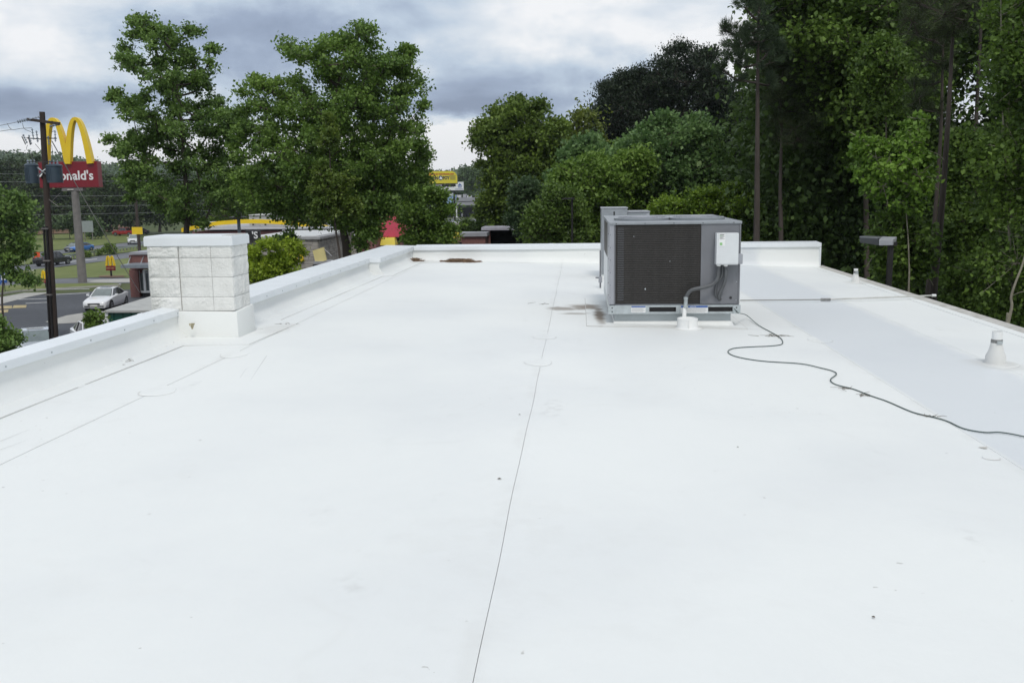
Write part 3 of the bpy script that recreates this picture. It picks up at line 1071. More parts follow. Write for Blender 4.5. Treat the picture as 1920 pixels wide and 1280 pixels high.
def make_unit():
    u = empty('rooftop_air_conditioner', (UX, UY, hz), 'large grey rooftop air conditioner with dark coil grille and white disconnect box', 'air conditioner')
    z0, z1 = .115, 1.09
    # base rail
    f = MB()
    f.box(0, .30 + .18, -.012, .03, 0, .105)
    f.box(.80, 1.18, -.012, .03, 0, .105)
    f.box(.48, .80, -.012, .03, 0, .025).box(.48, .80, -.012, .03, .082, .105)
    f.box(1.18, 1.47, -.012, .03, 0, .025).box(1.18, 1.47, -.012, .03, .082, .105)
    f.box(1.47, UW, -.012, .03, 0, .105)
    f.box(0, .03, .03, UD - .03, 0, .105).box(UW - .03, UW, .03, UD - .03, 0, .105).box(0, UW, UD - .03, UD, 0, .105)
    rail = f.build('base_rail', GALV, u)
    MB().box(-.012, .065, -.02, -.0125, .002, .103).build('corner_bracket', GALV, u)
    MB().box(UW - .075, UW + .012, -.02, -.0125, .002, .103).build('corner_bracket', GALV, u)
    for x in (.035, 1.515):
        for z in (.03, .075):
            MB().tube([(x, -.0205, z), (x, -.026, z)], .008, 8).build('bolt', RUBBER, rail)
    MB().box(.48, .80, .032, .036, .025, .082).build('fork_pocket', DARKMET, u)
    MB().box(1.18, 1.47, .032, .036, .025, .082).build('fork_pocket', DARKMET, u)
    # bottom pan and cabinet
    MB().box(.002, UW - .002, .031, UD - .031, .105, z0).build('base_pan', UNITL, u)
    MB().box(.03, UW - .03, .05, UD - .05, z0, z1 - .02).build('inner_cabinet', COILB, u)
    # corner posts
    MB().box(0, .055, .0, .05, z0 + .001, z1 - .02).build('corner_post', UNITL, u, bevel=.004)
    MB().box(UW - .02, UW, .0, .04, z0 + .001, z1 - .02).build('corner_post', UNITG, u, bevel=.003)
    MB().box(.055, .072, .006, .05, z0 + .001, z1 - .02).build('grille_channel', UNITG, u)
    # right service panel on the front
    MB().box(1.085, UW - .021, .004, .045, z0 + .001, z1 - .021).build('service_panel', UNITG, u, bevel=.003)
    # left side: light panel + coil opening further back
    MB().box(.0, .03, .052, .75, z0 + .001, z1 - .021).build('side_panel', UNITL, u, bevel=.003)
    MB().box(.0, .03, .76, UD - .02, z0 + .001, .62).build('side_panel', BOXP, u, bevel=.003)
    MB().box(.0, .03, UD - .1, UD - .001, .621, z1 - .021).build('side_post', UNITL, u)
    MB().box(.004, .03, .76, UD - .101, .621, z1 - .021).build('side_coil', COIL, u)
    MB().box(UW - .03, UW - .001, .045, UD - .02, z0 + .001, z1 - .021).build('side_panel', UNITG, u, bevel=.003)
    MB().box(.03, UW - .03, UD - .05, UD - .001, z0 + .001, z1 - .021).build('back_panel', UNITG, u)
    # coil face : horizontal fins, each row a louvre
    MB().box(.072, 1.084, .022, .048, z0 + .001, z1 - .021).build('coil', COILB, u)
    fin = MB().box(.0, 1.012 - .002, -.004, .006, 0, .0105)
    fo = fin.build('coil_fin', COIL, u, loc=(.073, .014, z0 + .02))
    me = fo.data
    k = 1
    while z0 + .02 + k * .0215 < z1 - .035:
        q = fo.copy()
        col.objects.link(q)
        q.parent = u
        q.location = (.073, .014, z0 + .02 + k * .0215)
        k += 1
    # short louvre tabs at the left of the coil
    tab = MB().box(0, .075, -.004, .004, 0, .004).build('louvre_tab', UNITG, u, loc=(.098, .008, z0 + .05))
    k = 1
    while z0 + .05 + k * .0215 * 1.0 < z1 - .05:
        q = tab.copy()
        col.objects.link(q)
        q.parent = u
        q.location = (.098, .008, z0 + .05 + k * .0215)
        k += 1
    for (x, z, s_) in ((.43, .30, .010), (.72, .63, .005), (.29, .93, .005)):
        bb = MB()
        bb.add([(x - s_, .004, z), (x, .002, z + s_ * 1.4), (x + s_, .004, z + s_ * .2), (x + .2 * s_, .003, z - s_ * 1.6), (x, .010, z)],
               [(0, 1, 4), (1, 2, 4), (2, 3, 4), (3, 0, 4), (0, 3, 2, 1)]).build('bent_fin', GALV, u)
    # top: lid with folded edge, two big fan openings
    MB().hexa([(-.008, -.012, z1 - .022), (UW + .008, -.012, z1 - .022), (UW + .008, UD + .008, z1 - .022), (-.008, UD + .008, z1 - .022),
               (-.008, -.012, z1 + .010), (UW + .008, -.012, z1 + .010), (UW + .008, UD + .008, z1 + .022), (-.008, UD + .008, z1 + .022)]).build('top_lid', UNITT, u, bevel=.006)
    for cx_, cy_ in ((.42, .62), (1.10, .62)):
        fr = MB()
        fr.lathe([(.345, z1 + .008), (.345, z1 + .040), (.322, z1 + .048), (.30, z1 + .040), (.30, z1 + .012)], (cx_, cy_, 0), 36, cap=False)
        ring = fr.build('fan_ring', UNITT, u, smooth=True)
        fb = MB().lathe([(.002, z1 + .030), (.07, z1 + .030), (.08, z1 + .018), (.002, z1 + .018)], (cx_, cy_, 0), 18, cap=False)
        for b_ in range(4):
            t = b_ * PI / 2 + .4
            M4 = Matrix.Translation((cx_, cy_, z1 + .024)) @ Matrix.Rotation(t, 4, 'Z')
            fb.add([M4 @ Vector(p) for p in ((.06, -.05, -.006), (.28, -.10, -.010), (.29, .09, .012), (.06, .05, .006))], [(0, 1, 2, 3)])
        fb.build('fan', COIL, ring)
        gg = MB()
        for rr in (.06, .12, .18, .24, .29):
            gg.tube([(cx_ + rr * math.cos(2 * PI * k / 28), cy_ + rr * math.sin(2 * PI * k / 28), z1 + .052) for k in range(29)], .0025, 4, cap=False)
        for k in range(8):
            t = k * PI / 4
            gg.tube([(cx_ + .05 * math.cos(t), cy_ + .05 * math.sin(t), z1 + .049), (cx_ + .335 * math.cos(t), cy_ + .335 * math.sin(t), z1 + .046)], .003, 4, cap=False)
        gg.build('fan_guard', UNITL, ring)
    MB().box(.93, 1.03, 1.05, 1.12, z1 + .018, z1 + .034).build('lid_bracket', RUBBER, u)
    for k, x in enumerate((.08, .42, .76, 1.10, 1.46)):
        MB().tube([(x, -.012, z1 - .008), (x, -.018, z1 - .008)], .006, 6).build('screw', RUBBER, u)
    for z in (.2, .35, .5, .65, .8, .95):
        MB().tube([(.012, .0, z), (.012, -.004, z)], .004, 6).build('screw', RUBBER, u)
        MB().tube([(-.001, .28, z), (-.006, .28, z)], .006, 6).build('screw', RUBBER, u)
    for z in (.16, .38, .9):
        MB().tube([(1.51, .004, z), (1.51, -.001, z)], .005, 6).build('screw', GALV, u)
    MB().tube([(1.445, .004, .19), (1.445, -.0015, .19)], .016, 12).build('grommet', RUBBER, u)
    # stickers
    def sticker(x0, x1, za, zb, hdr):
        s_ = MB().box(x0, x1, -.0145, -.0125, za, zb).build('label_plate', LABELW, u)
        MB().box(x0 + .001, x1 - .001, -.0155, -.0146, zb - hdr, zb - .001).build('label_header', LABELB, s_)
        k_ = 0
        zz_ = zb - hdr - .008
        while zz_ > za + .006:
            MB().box(x0 + .006, x1 - .008 - .02 * (k_ % 2), -.0153, -.0146, zz_ - .0016, zz_).build('print_line', INK, s_)
            zz_ -= .0085
            k_ += 1
        return s_
    sticker(.265, .435, .018, .098, .017)
    s2 = sticker(.855, 1.175, .012, .099, .024)
    text('lettering', 'NOTICE', .020, LABELW, s2, (1.0, -.0158, .0785), ext=.0003)
    # disconnect box on the service panel
    bx = MB().box(1.245, 1.50, -.145, -.002, .595, .965).build('disconnect_box', BOXP, u, bevel=.006)
    MB().box(1.245, 1.50, -.150, -.1455, .61, .95).build('box_door', BOXP, bx, bevel=.002)
    MB().box(1.272, 1.342, -.1525, -.1505, .815, .965).build('box_label', LABELW, bx)
    for q in range(7):
        MB().box(1.278, 1.335 - .012 * (q % 3), -.1535, -.1526, .95 - q * .009, .953 - q * .009).build('print_line', INK if q != 2 else LABELG, bx)
    MB().box(1.280, 1.310, -.1535, -.1526, .825, .855).build('box_emblem', LABELG, bx)
    text('lettering', 'F.T-N', .020, INK, bx, (1.306, -.1536, .935), ext=.0003)
    MB().box(1.501, 1.555, -.13, -.07, .60, .72).build('switch_lever', UNITL, u, bevel=.01)
    for x in (1.285, 1.365):
        MB().lathe([(.020, 0), (.024, .006), (.024, .018), (.018, .024)], (x, -.08, .571), 12).build('conduit_fitting', WHITEP, u)
    cv_ = [(1.285, -.08, .575), (1.28, -.08, .48), (1.268, -.09, .42), (1.21, -.10, .36), (1.10, -.115, .325), (1.0, -.125, .31), (.94, -.13, .28), (.905, -.13, .22), (.90, -.13, .19)]

    def smoothpts(P, n_=6):
        P = [Vector(p) for p in P]
        o_ = []
        for i in range(len(P) - 1):
            p0, p1, p2, p3 = P[max(i - 1, 0)], P[i], P[i + 1], P[min(i + 2, len(P) - 1)]
            for j in range(n_):
                t = j / n_
                o_.append(.5 * ((2 * p1) + (-p0 + p2) * t + (2 * p0 - 5 * p1 + 4 * p2 - p3) * t * t + (-p0 + 3 * p1 - 3 * p2 + p3) * t ** 3))
        o_.append(P[-1])
        return o_
    MB().tube(smoothpts(cv_), .023, 10).build('conduit', CONDUIT, u, smooth=True)
    MB().tube(smoothpts([(1.365, -.08, .575), (1.37, -.075, .45), (1.345, -.06, .34), (1.31, -.05, .26), (1.30, -.03, .20), (1.32, .0, .17)]), .020, 10).build('conduit', CONDUIT, u, smooth=True)
    MB().tube(smoothpts([(1.33, -.06, .575), (1.33, -.05, .46), (1.28, -.04, .38), (1.26, -.03, .25), (1.29, -.02, .19)]), .017, 10).build('conduit', CONDUIT, u, smooth=True)
    MB().lathe([(.026, 0), (.030, .01), (.030, .04), (.024, .045), (.024, .10), (.028, .105), (.028, .13), (.022, .135)], (.90, -.13, .085), 12).build('conduit_coupling', GALV, u, smooth=True)
    MB().lathe([(.030, -.10), (.030, -.02), (.024, .0), (.026, .05), (.018, .09)], (.885, -.13, .0), 12).build('conduit_stub', WHITEP, u, smooth=True)
    return u


unit = make_unit()


def smoothpts(P, n_=6):
    P = [Vector(p) for p in P]
    o_ = []
    for i in range(len(P) - 1):
        p0, p1, p2, p3 = P[max(i - 1, 0)], P[i], P[i + 1], P[min(i + 2, len(P) - 1)]
        for j in range(n_):
            t = j / n_
            o_.append(.5 * ((2 * p1) + (-p0 + p2) * t + (2 * p0 - 5 * p1 + 4 * p2 - p3) * t * t + (-p0 + 3 * p1 - 3 * p2 + p3) * t ** 3))
    o_.append(P[-1])
    return o_


# curb under the unit
cb = empty('equipment_curb', (UX, UY, 6.36), 'grey metal curb wrapped in white membrane, carrying the large air conditioner', 'curb')
MB().box(.07, UW - .09, .06, UD - .06, .0, .15).build('curb_frame', mat('curb_metal', (0.42, 0.46, 0.47), .45, .3, .08, 3), cb)
MB().hexa([(.02, -.02, -.06), (UW - .02, -.02, -.06), (UW - .02, UD + .02, -.06), (.02, UD + .02, -.06),
           (.06, .045, .055), (UW - .08, .045, .055), (UW - .08, UD - .045, .055), (.06, UD - .045, .055)]).build('curb_flashing', MEM, cb, bevel=.01, smooth=True)
fi = [(.10, 11.08), (1.98, 11.08), (1.98, 14.0), (.10, 14.0), (.10, 11.08)]
fo_ = [(.42, 11.33), (1.86, 11.33), (1.86, 13.7), (.42, 13.7), (.42, 11.33)]
m = MB()
for i in range(4):
    a, b, c, d = fi[i], fi[i + 1], fo_[i + 1], fo_[i]
    m.hexa([(p[0], p[1], rz(p[0]) - .001) for p in (a, b, c, d)] + [(p[0], p[1], rz(p[0]) + .006) for p in (a, b, c, d)])
m.build('flashing_flange', MEM, bld)
m = MB()
for i in range(4):
    a, b = Vector((*fi[i], 0)), Vector((*fi[i + 1], 0))
    n_ = Vector((b.y - a.y, -(b.x - a.x), 0)).normalized() * .007
    m.hexa([(p.x, p.y, rz(p.x) - .001) for p in (a, b, b + n_, a + n_)] + [(p.x, p.y, rz(p.x) + .0035) for p in (a, b, b + n_, a + n_)])
m.build('flange_seam', SEAM, bld)
# pitch pocket with the conduit
pp = empty('pitch_pocket', (1.28, 11.07, rz(1.28)), 'white round pitch pocket where the conduit enters the roof before the air conditioner', 'roof fitting')
MB().lathe([(.175, 0), (.128, .012), (.118, .03), (.122, .118), (.112, .124), (.108, .105), (.0, .100)], (0, 0, 0), 22, cap=False).build('pocket_wall', WHITEP, pp, smooth=True)
MB().tube([(0, -.124, .01), (0, -.124, .118)], .006, 6).build('pocket_lap', WHITEP, pp)
# rail-mounted bracket at the far left of the unit and the second unit behind
u2 = empty('rooftop_ventilation_unit', (.42, 17.1, rz(.8) + .09), 'second grey rooftop unit, only its top showing behind the large air conditioner', 'air conditioner')
MB().box(0, .46, 0, .9, 0, 1.185).build('hood', UNITT, u2, bevel=.01)
MB().box(.461, .86, .05, .9, 0, 1.115).build('cabinet', UNITT, u2, bevel=.01)
MB().box(-.01, .47, -.01, .91, 1.186, 1.20).build('hood_lid', UNITL, u2)
MB().box(.455, .87, .03, .91, 1.116, 1.13).build('cabinet_lid', UNITL, u2)
MB().box(.21, .235, -.004, -.0005, 1.04, 1.13).build('handle_slot', RUBBER, u2)
MB().box(.50, .66, .046, .0495, .9, 1.06).build('louvre', UNITG, u2)
MB().box(.18, .42, -.03, -.002, .86, .985).build('white_placard', LABELW, u2)
MB().box(.80, .85, .044, .0495, .5, 1.1).build('seam_strip', UNITL, u2)
MB().box(.0, .86, .02, .9, -.17, -.001).build('curb', MEM, u2)
gp = empty('gas_line', (.36, 15.5, rz(.3)), 'thin grey gas pipe with valve standing left of the air conditioner', 'pipe')
MB().tube([(0, 0, 0), (0, 0, .62)], .014, 8).build('pipe', UNITG, gp)
MB().box(-.03, .03, -.03, .03, .09, .19).build('valve_body', UNITL, gp, bevel=.006)
MB().tube([(-.08, 0, .17), (.02, 0, .17)], .012, 8).build('valve_handle', UNITG, gp)

# ---- condensate pipe to the right edge
pa, pb, pc = roofpt(1388, 563, .03), roofpt(1548, 561.5, .03), at(1727, 560, 15.1)
cp = empty('condensate_pipe', (pa.x, pa.y, pa.z), 'long thin pipe crossing the roof from the air conditioner to the right edge', 'pipe')
z0v = Vector(pa)
pa.z = rz(pa.x) + .03
pb.z = rz(pb.x) + .03
pc = Vector((5.40, 14.72, rz(5.4) + .055))
MB().tube([Vector((0, 0, 0)), pb - z0v], .009, 8).build('pipe_run', mat('grey_pipe', (0.26, 0.26, 0.24), .5), cp)
MB().tube([pb - z0v, pc - z0v], .0125, 8).build('pipe_run', mat('weathered_pvc', (0.50, 0.50, 0.47), .5, 0, .2, 3), cp)
MB().tube([pb - z0v - Vector((.07, 0, 0)), pb - z0v + Vector((.07, 0, 0))], .021, 10).build('coupling', CLAMP, cp)
MB().tube([pc - z0v, pc - z0v + Vector((.03, 0, 0)), pc - z0v + Vector((.06, 0, 0))], .022, 8).build('elbow', WHITEP, cp)


def vent(px, py, Y, h, sc, label, band):
    c = roofpt(px, py)
    c.z = rz(c.x)
    e = empty('vent_pipe', c, label, 'vent', 'plumbing vents near the right roof edge')
    MB().lathe([(.21 * sc, .0), (.20 * sc, .007), (.0, .009)], (0, 0, 0), 26, cap=False).build('flange', MEM, e)
    MB().lathe([(.098 * sc, .006), (.094 * sc, .02), (.090 * sc, .075 * sc), (.066 * sc, .13 * sc), (.058 * sc, .17 * sc), (.052 * sc, .205 * sc), (.049 * sc, .215 * sc)], (0, 0, 0), 24).build('boot', MEM, e, smooth=True)
    zb = .19 * sc
    MB().lathe([(.050 * sc, zb), (.052 * sc, zb + .005), (.052 * sc, zb + band), (.048 * sc, zb + band + .004)], (0, 0, 0), 20).build('clamp', CLAMP, e)
    MB().lathe([(.046 * sc, .15 * sc), (.046 * sc, h), (.040 * sc, h), (.040 * sc, h - .05)], (0, 0, 0), 20, cap=False).build('pipe', WHITEP, e, smooth=True)
    MB().box(-.02, .03, -.062 * sc, -.05 * sc, zb + .01, zb + band - .005).build('clamp_screw', GALV, e)
    return e


vent(1866, 682, 7.66, .315, 1.0, 'near white vent pipe with dark clamp and conical boot by the right edge', .045)
vent(1604, 529, 14.5, .245, .78, 'far small white vent pipe beside the far right end of the roof', .055)
# dark smudge on the far vent
# ---- ground wire
wp = [(1382, 586), (1400, 598), (1423, 611), (1457, 630), (1467, 640), (1464, 647), (1440, 650), (1414, 651), (1376, 654), (1365, 661), (1382, 670), (1429, 678), (1501, 683), (1539, 691),
      (1562, 697), (1568, 703), (1557, 713), (1567, 722), (1601, 731), (1632, 743), (1664, 754), (1711, 774), (1748, 783), (1776, 791), (1807, 805), (1845, 812), (1876, 812), (1920, 820), (1990, 838), (2060, 850)]
W3 = []
for i, p in enumerate(wp):
    q = roofpt(*p)
    q.z = rz(q.x) + .007
    W3.append(q)
W3[0] = Vector((UX + UW - .06, UY - .03, hz + .06))
W3.insert(1, Vector((UX + UW - .03, UY - .08, hz + .02)))
W3[2].z += .04
o = MB().tube(smoothpts(W3, 5), .0048, 6).build('ground_wire', WIRE)
tag(o, 'thin dark green wire snaking across the white roof from the air conditioner', 'wire')

rt = random.Random(11)


def twigs(px, py, n, L_, label, spread=.12, m=TWIG, thick=.0018, flat=.5):
    c = roofpt(px, py)
    mb_ = MB()
    for i in range(n):
        a = rt.uniform(0, 2 * PI)
        s_ = Vector((c.x + rt.gauss(0, spread), c.y + rt.gauss(0, spread * flat), 0))
        e_ = s_ + Vector((math.cos(a), math.sin(a), 0)) * L_ * rt.uniform(.4, 1.2)
        mid = (s_ + e_) / 2 + Vector((rt.gauss(0, .02), rt.gauss(0, .02), 0))
        P = []
        for j, q in enumerate((s_, mid, e_)):
            P.append((q.x, q.y, rz(q.x) + .004 + (.012 * rt.random() if j else 0)))
        mb_.tube(P, [thick * 1.2, thick, thick * .6], 4)
    o_ = mb_.build('twigs', m)
    tag(o_, label, 'twigs')
    return o_


twigs(1447, 630, 16, .16, 'tangle of thin dark twigs on the wire near the air conditioner', .07)
twigs(1585, 729, 6, .10, 'few dry twigs caught on the wire past its tight bend', .05)
twigs(1625, 742, 7, .09, 'small twigs stuck to the middle of the wire', .03)
twigs(1747, 782, 8, .07, 'small spiky knot of twigs on the right half of the wire', .02)
twigs(248, 676, 6, .13, 'dry curled twigs on the seam by the left parapet', .06)
twigs(1005, 570, 4, .14, 'thin dark twig lying on the roof left of the central seam', .07, flat=.2)
twigs(545, 608, 4, .12, 'short dark twig by the seam right of the white pillar', .05, flat=.2)
# flat dead leaf, sticker-size flecks
def fleck(px, py, s_, label, m=TWIG, name='dead_leaf'):
    c = roofpt(px, py)
    z = rz(c.x) + .004
    n = 7
    ph = rt.random() * 6
    vs = [(c.x, c.y, z + .006)] + [(c.x + s_ * (1 + .4 * math.sin(3 * k + ph)) * math.cos(2 * PI * k / n), c.y + s_ * .8 * math.sin(2 * PI * k / n), z + .002 * (k % 2)) for k in range(n)]
    o_ = MB().add(vs, [(0, 1 + k, 1 + (k + 1) % n) for k in range(n)]).build(name, m)
    tag(o_, label, 'debris')


fleck(232, 685, .022, 'small brown dead leaf beside the dry twigs on the left seam')
fleck(936, 898, .010, 'tiny grey speck left of the central seam in the foreground')
fleck(1383, 839, .006, 'tiny dark fleck alone right of the centre of the roof')
fleck(1845, 840, .028, 'small brown leaf scrap near the lower right seam', TAN)
fleck(974, 778, .007, 'tiny fleck just left of the middle of the central seam')
fleck(1638, 1158, .007, 'tiny dark fleck at the lower right foreground of the roof')
fleck(326, 643, .008, 'small black pebble below the left coping, before the pillar', RUBBER)


def straw(px0, px1, py, w, label, n):
    a, b = roofpt(px0, py), roofpt(px1, py)
    mb_ = MB()
    for i in range(n):
        t = rt.random()
        h = .075 * max(0, math.sin(PI * t)) * (.45 + .55 * math.sin(t * 17 + px0)) * rt.random()
        y0 = 20.64 - w * rt.random() ** 1.5 * (.35 + .65 * abs(math.sin(t * 7 + px0)))
        s_ = Vector((a.x + (b.x - a.x) * t, y0, 0))
        s_.z = rz(s_.x) + .006 + h
        ang = rt.uniform(-.6, .6) + (PI if rt.random() < .5 else 0)
        e_ = s_ + Vector((math.cos(ang), math.sin(ang) * .6, rt.uniform(-.05, .12))) * rt.uniform(.06, .16)
        e_.z = max(e_.z, rz(e_.x) + .004)
        e_.y = min(e_.y, 20.66)
        mb_.tube([s_, (s_ + e_) / 2 + Vector((0, 0, .004)), e_], .0032, 3, cap=False)
    o_ = mb_.build('pine_straw', STRAW)
    tag(o_, label, 'pine straw')
    o_['kind'] = 'stuff'


straw(832, 892, 492, .32, 'long low drift of brown pine straw against the far parapet', 1500)
straw(757, 782, 491, .35, 'small brown pine straw heap in the far left corner', 700)
# fine scratches / drag marks (dirt film lines) on the left seam
for (p, q) in (((0, 827), (55, 805)), ((0, 843), (48, 826)), ((428, 742), (462, 690)), ((500, 667), (470, 712))):
    a, b = roofpt(*p), roofpt(*q)
    n_ = Vector((b.y - a.y, -(b.x - a.x), 0)).normalized() * .0022
    MB().quad(*[(v.x, v.y, rz(v.x) + .0015) for v in (a - n_, b - n_ * .3, b + n_ * .3, a + n_)]).build('crease', mat('crease_dirt', (0.50, 0.50, 0.49), .8), bld)


# ================================================================== trees
def segs_mesh(S):
    """S: list of (p0, p1, r0, r1) -> 3-sided tapering prisms (numpy)"""
    A = np.array([s[0] for s in S], float)
    B = np.array([s[1] for s in S], float)
    ra = np.array([s[2] for s in S])[:, None]
    rb_ = np.array([s[3] for s in S])[:, None]
    d = B - A
    d /= np.linalg.norm(d, axis=1, keepdims=True) + 1e-9
    ref = np.where(np.abs(d[:, 2:3]) < .9, np.array([[0, 0, 1.]]), np.array([[1., 0, 0]]))
    u = np.cross(d, ref)
    u /= np.linalg.norm(u, axis=1, keepdims=True) + 1e-9
    v = np.cross(d, u)
    V = []
    for (P, r) in ((A, ra), (B, rb_)):
        for k in range(3):
            t = 2 * PI * k / 3
            V.append(P + (u * math.cos(t) + v * math.sin(t)) * r)
    V = np.stack(V, 1).reshape(-1, 3)
    n = len(S)
    base = (np.arange(n) * 6)[:, None]
    F = []
    for k in range(3):
        k2 = (k + 1) % 3
        F.append(base + np.array([[k, k2, 3 + k2, 3 + k]]))
    F = np.stack(F, 1).reshape(-1, 4)
    return V, F


def np_mesh(name, V, F):
    me = bpy.data.meshes.new(name)
    k = F.shape[1]
    me.vertices.add(len(V))
    me.vertices.foreach_set('co', np.ascontiguousarray(V, dtype=np.float32).ravel())
    me.loops.add(F.size)
    me.loops.foreach_set('vertex_index', np.ascontiguousarray(F, dtype=np.int32).ravel())
    me.polygons.add(len(F))
    me.polygons.foreach_set('loop_start', np.arange(0, F.size, k, dtype=np.int32))
    me.update(calc_edges=True)
    return me


def leaves(C, n_per, sig, size, rg, out_c=None, droop=.25, flat=.6, asp=.36, upb=1.0):
    """leaf-shaped folded rhombs scattered round the clump centres C"""
    n = len(C) * n_per
    cc = np.repeat(C, n_per, 0)
    P = cc + rg.normal(size=(n, 3)) * sig * np.array([1, 1, flat])
    a = rg.normal(size=(n, 3))
    if out_c is not None:
        o_ = P - out_c
        o_ /= np.linalg.norm(o_, axis=1, keepdims=True) + 1e-6
        a = a + o_ * .7
    a[:, 2] -= droop
    a /= np.linalg.norm(a, axis=1, keepdims=True)
    nn = rg.normal(size=(n, 3)) * .75 + np.array([0, 0, upb])
    b = np.cross(nn, a)
    b /= np.linalg.norm(b, axis=1, keepdims=True) + 1e-6
    nn = np.cross(a, b)
    Ls = size * rg.uniform(.6, 1.35, size=(n, 1))
    V = np.stack([P, P + a * Ls * .45 + b * Ls * asp + nn * Ls * .10, P + a * Ls, P + a * Ls * .45 - b * Ls * asp + nn * Ls * .10], 1).reshape(-1, 3)
    i = (np.arange(n) * 4)[:, None]
    F = np.stack([i + np.array([[0, 1, 2]]), i + np.array([[0, 2, 3]])], 1).reshape(-1, 3)
    return V, F


def needles(C, D, n_per, length, width, rg, spread=.8):
    """tufts of thin needle triangles pointing along D"""
    n = len(C) * n_per
    P = np.repeat(C, n_per, 0) + rg.normal(size=(n, 3)) * length * .22
    a = np.repeat(D, n_per, 0) + rg.normal(size=(n, 3)) * spread
    a /= np.linalg.norm(a, axis=1, keepdims=True)
    b = np.cross(a, rg.normal(size=(n, 3)))
    b /= np.linalg.norm(b, axis=1, keepdims=True) + 1e-6
    Ls = length * rg.uniform(.6, 1.2, size=(n, 1))
    V = np.stack([P - b * width, P + b * width, P + a * Ls], 1).reshape(-1, 3)
    F = (np.arange(n) * 3)[:, None] + np.array([[0, 1, 2]])
    return V, F


def in_poly(x, y, poly):
    c = False
    j = len(poly) - 1
    for i in range(len(poly)):
        xi, yi = poly[i]
        xj, yj = poly[j]
        if (yi > y) != (yj > y) and x < (xj - xi) * (y - yi) / (yj - yi) + xi:
            c = not c
        j = i
    return c


def pdist(x, y, poly):
    m = 1e9
    for i in range(len(poly)):
        x1, y1 = poly[i - 1]
        x2, y2 = poly[i]
        dx, dy = x2 - x1, y2 - y1
        t = max(0, min(1, ((x - x1) * dx + (y - y1) * dy) / (dx * dx + dy * dy + 1e-9)))
        m = min(m, math.hypot(x - x1 - t * dx, y - y1 - t * dy))
    return m


YSC = 1.197


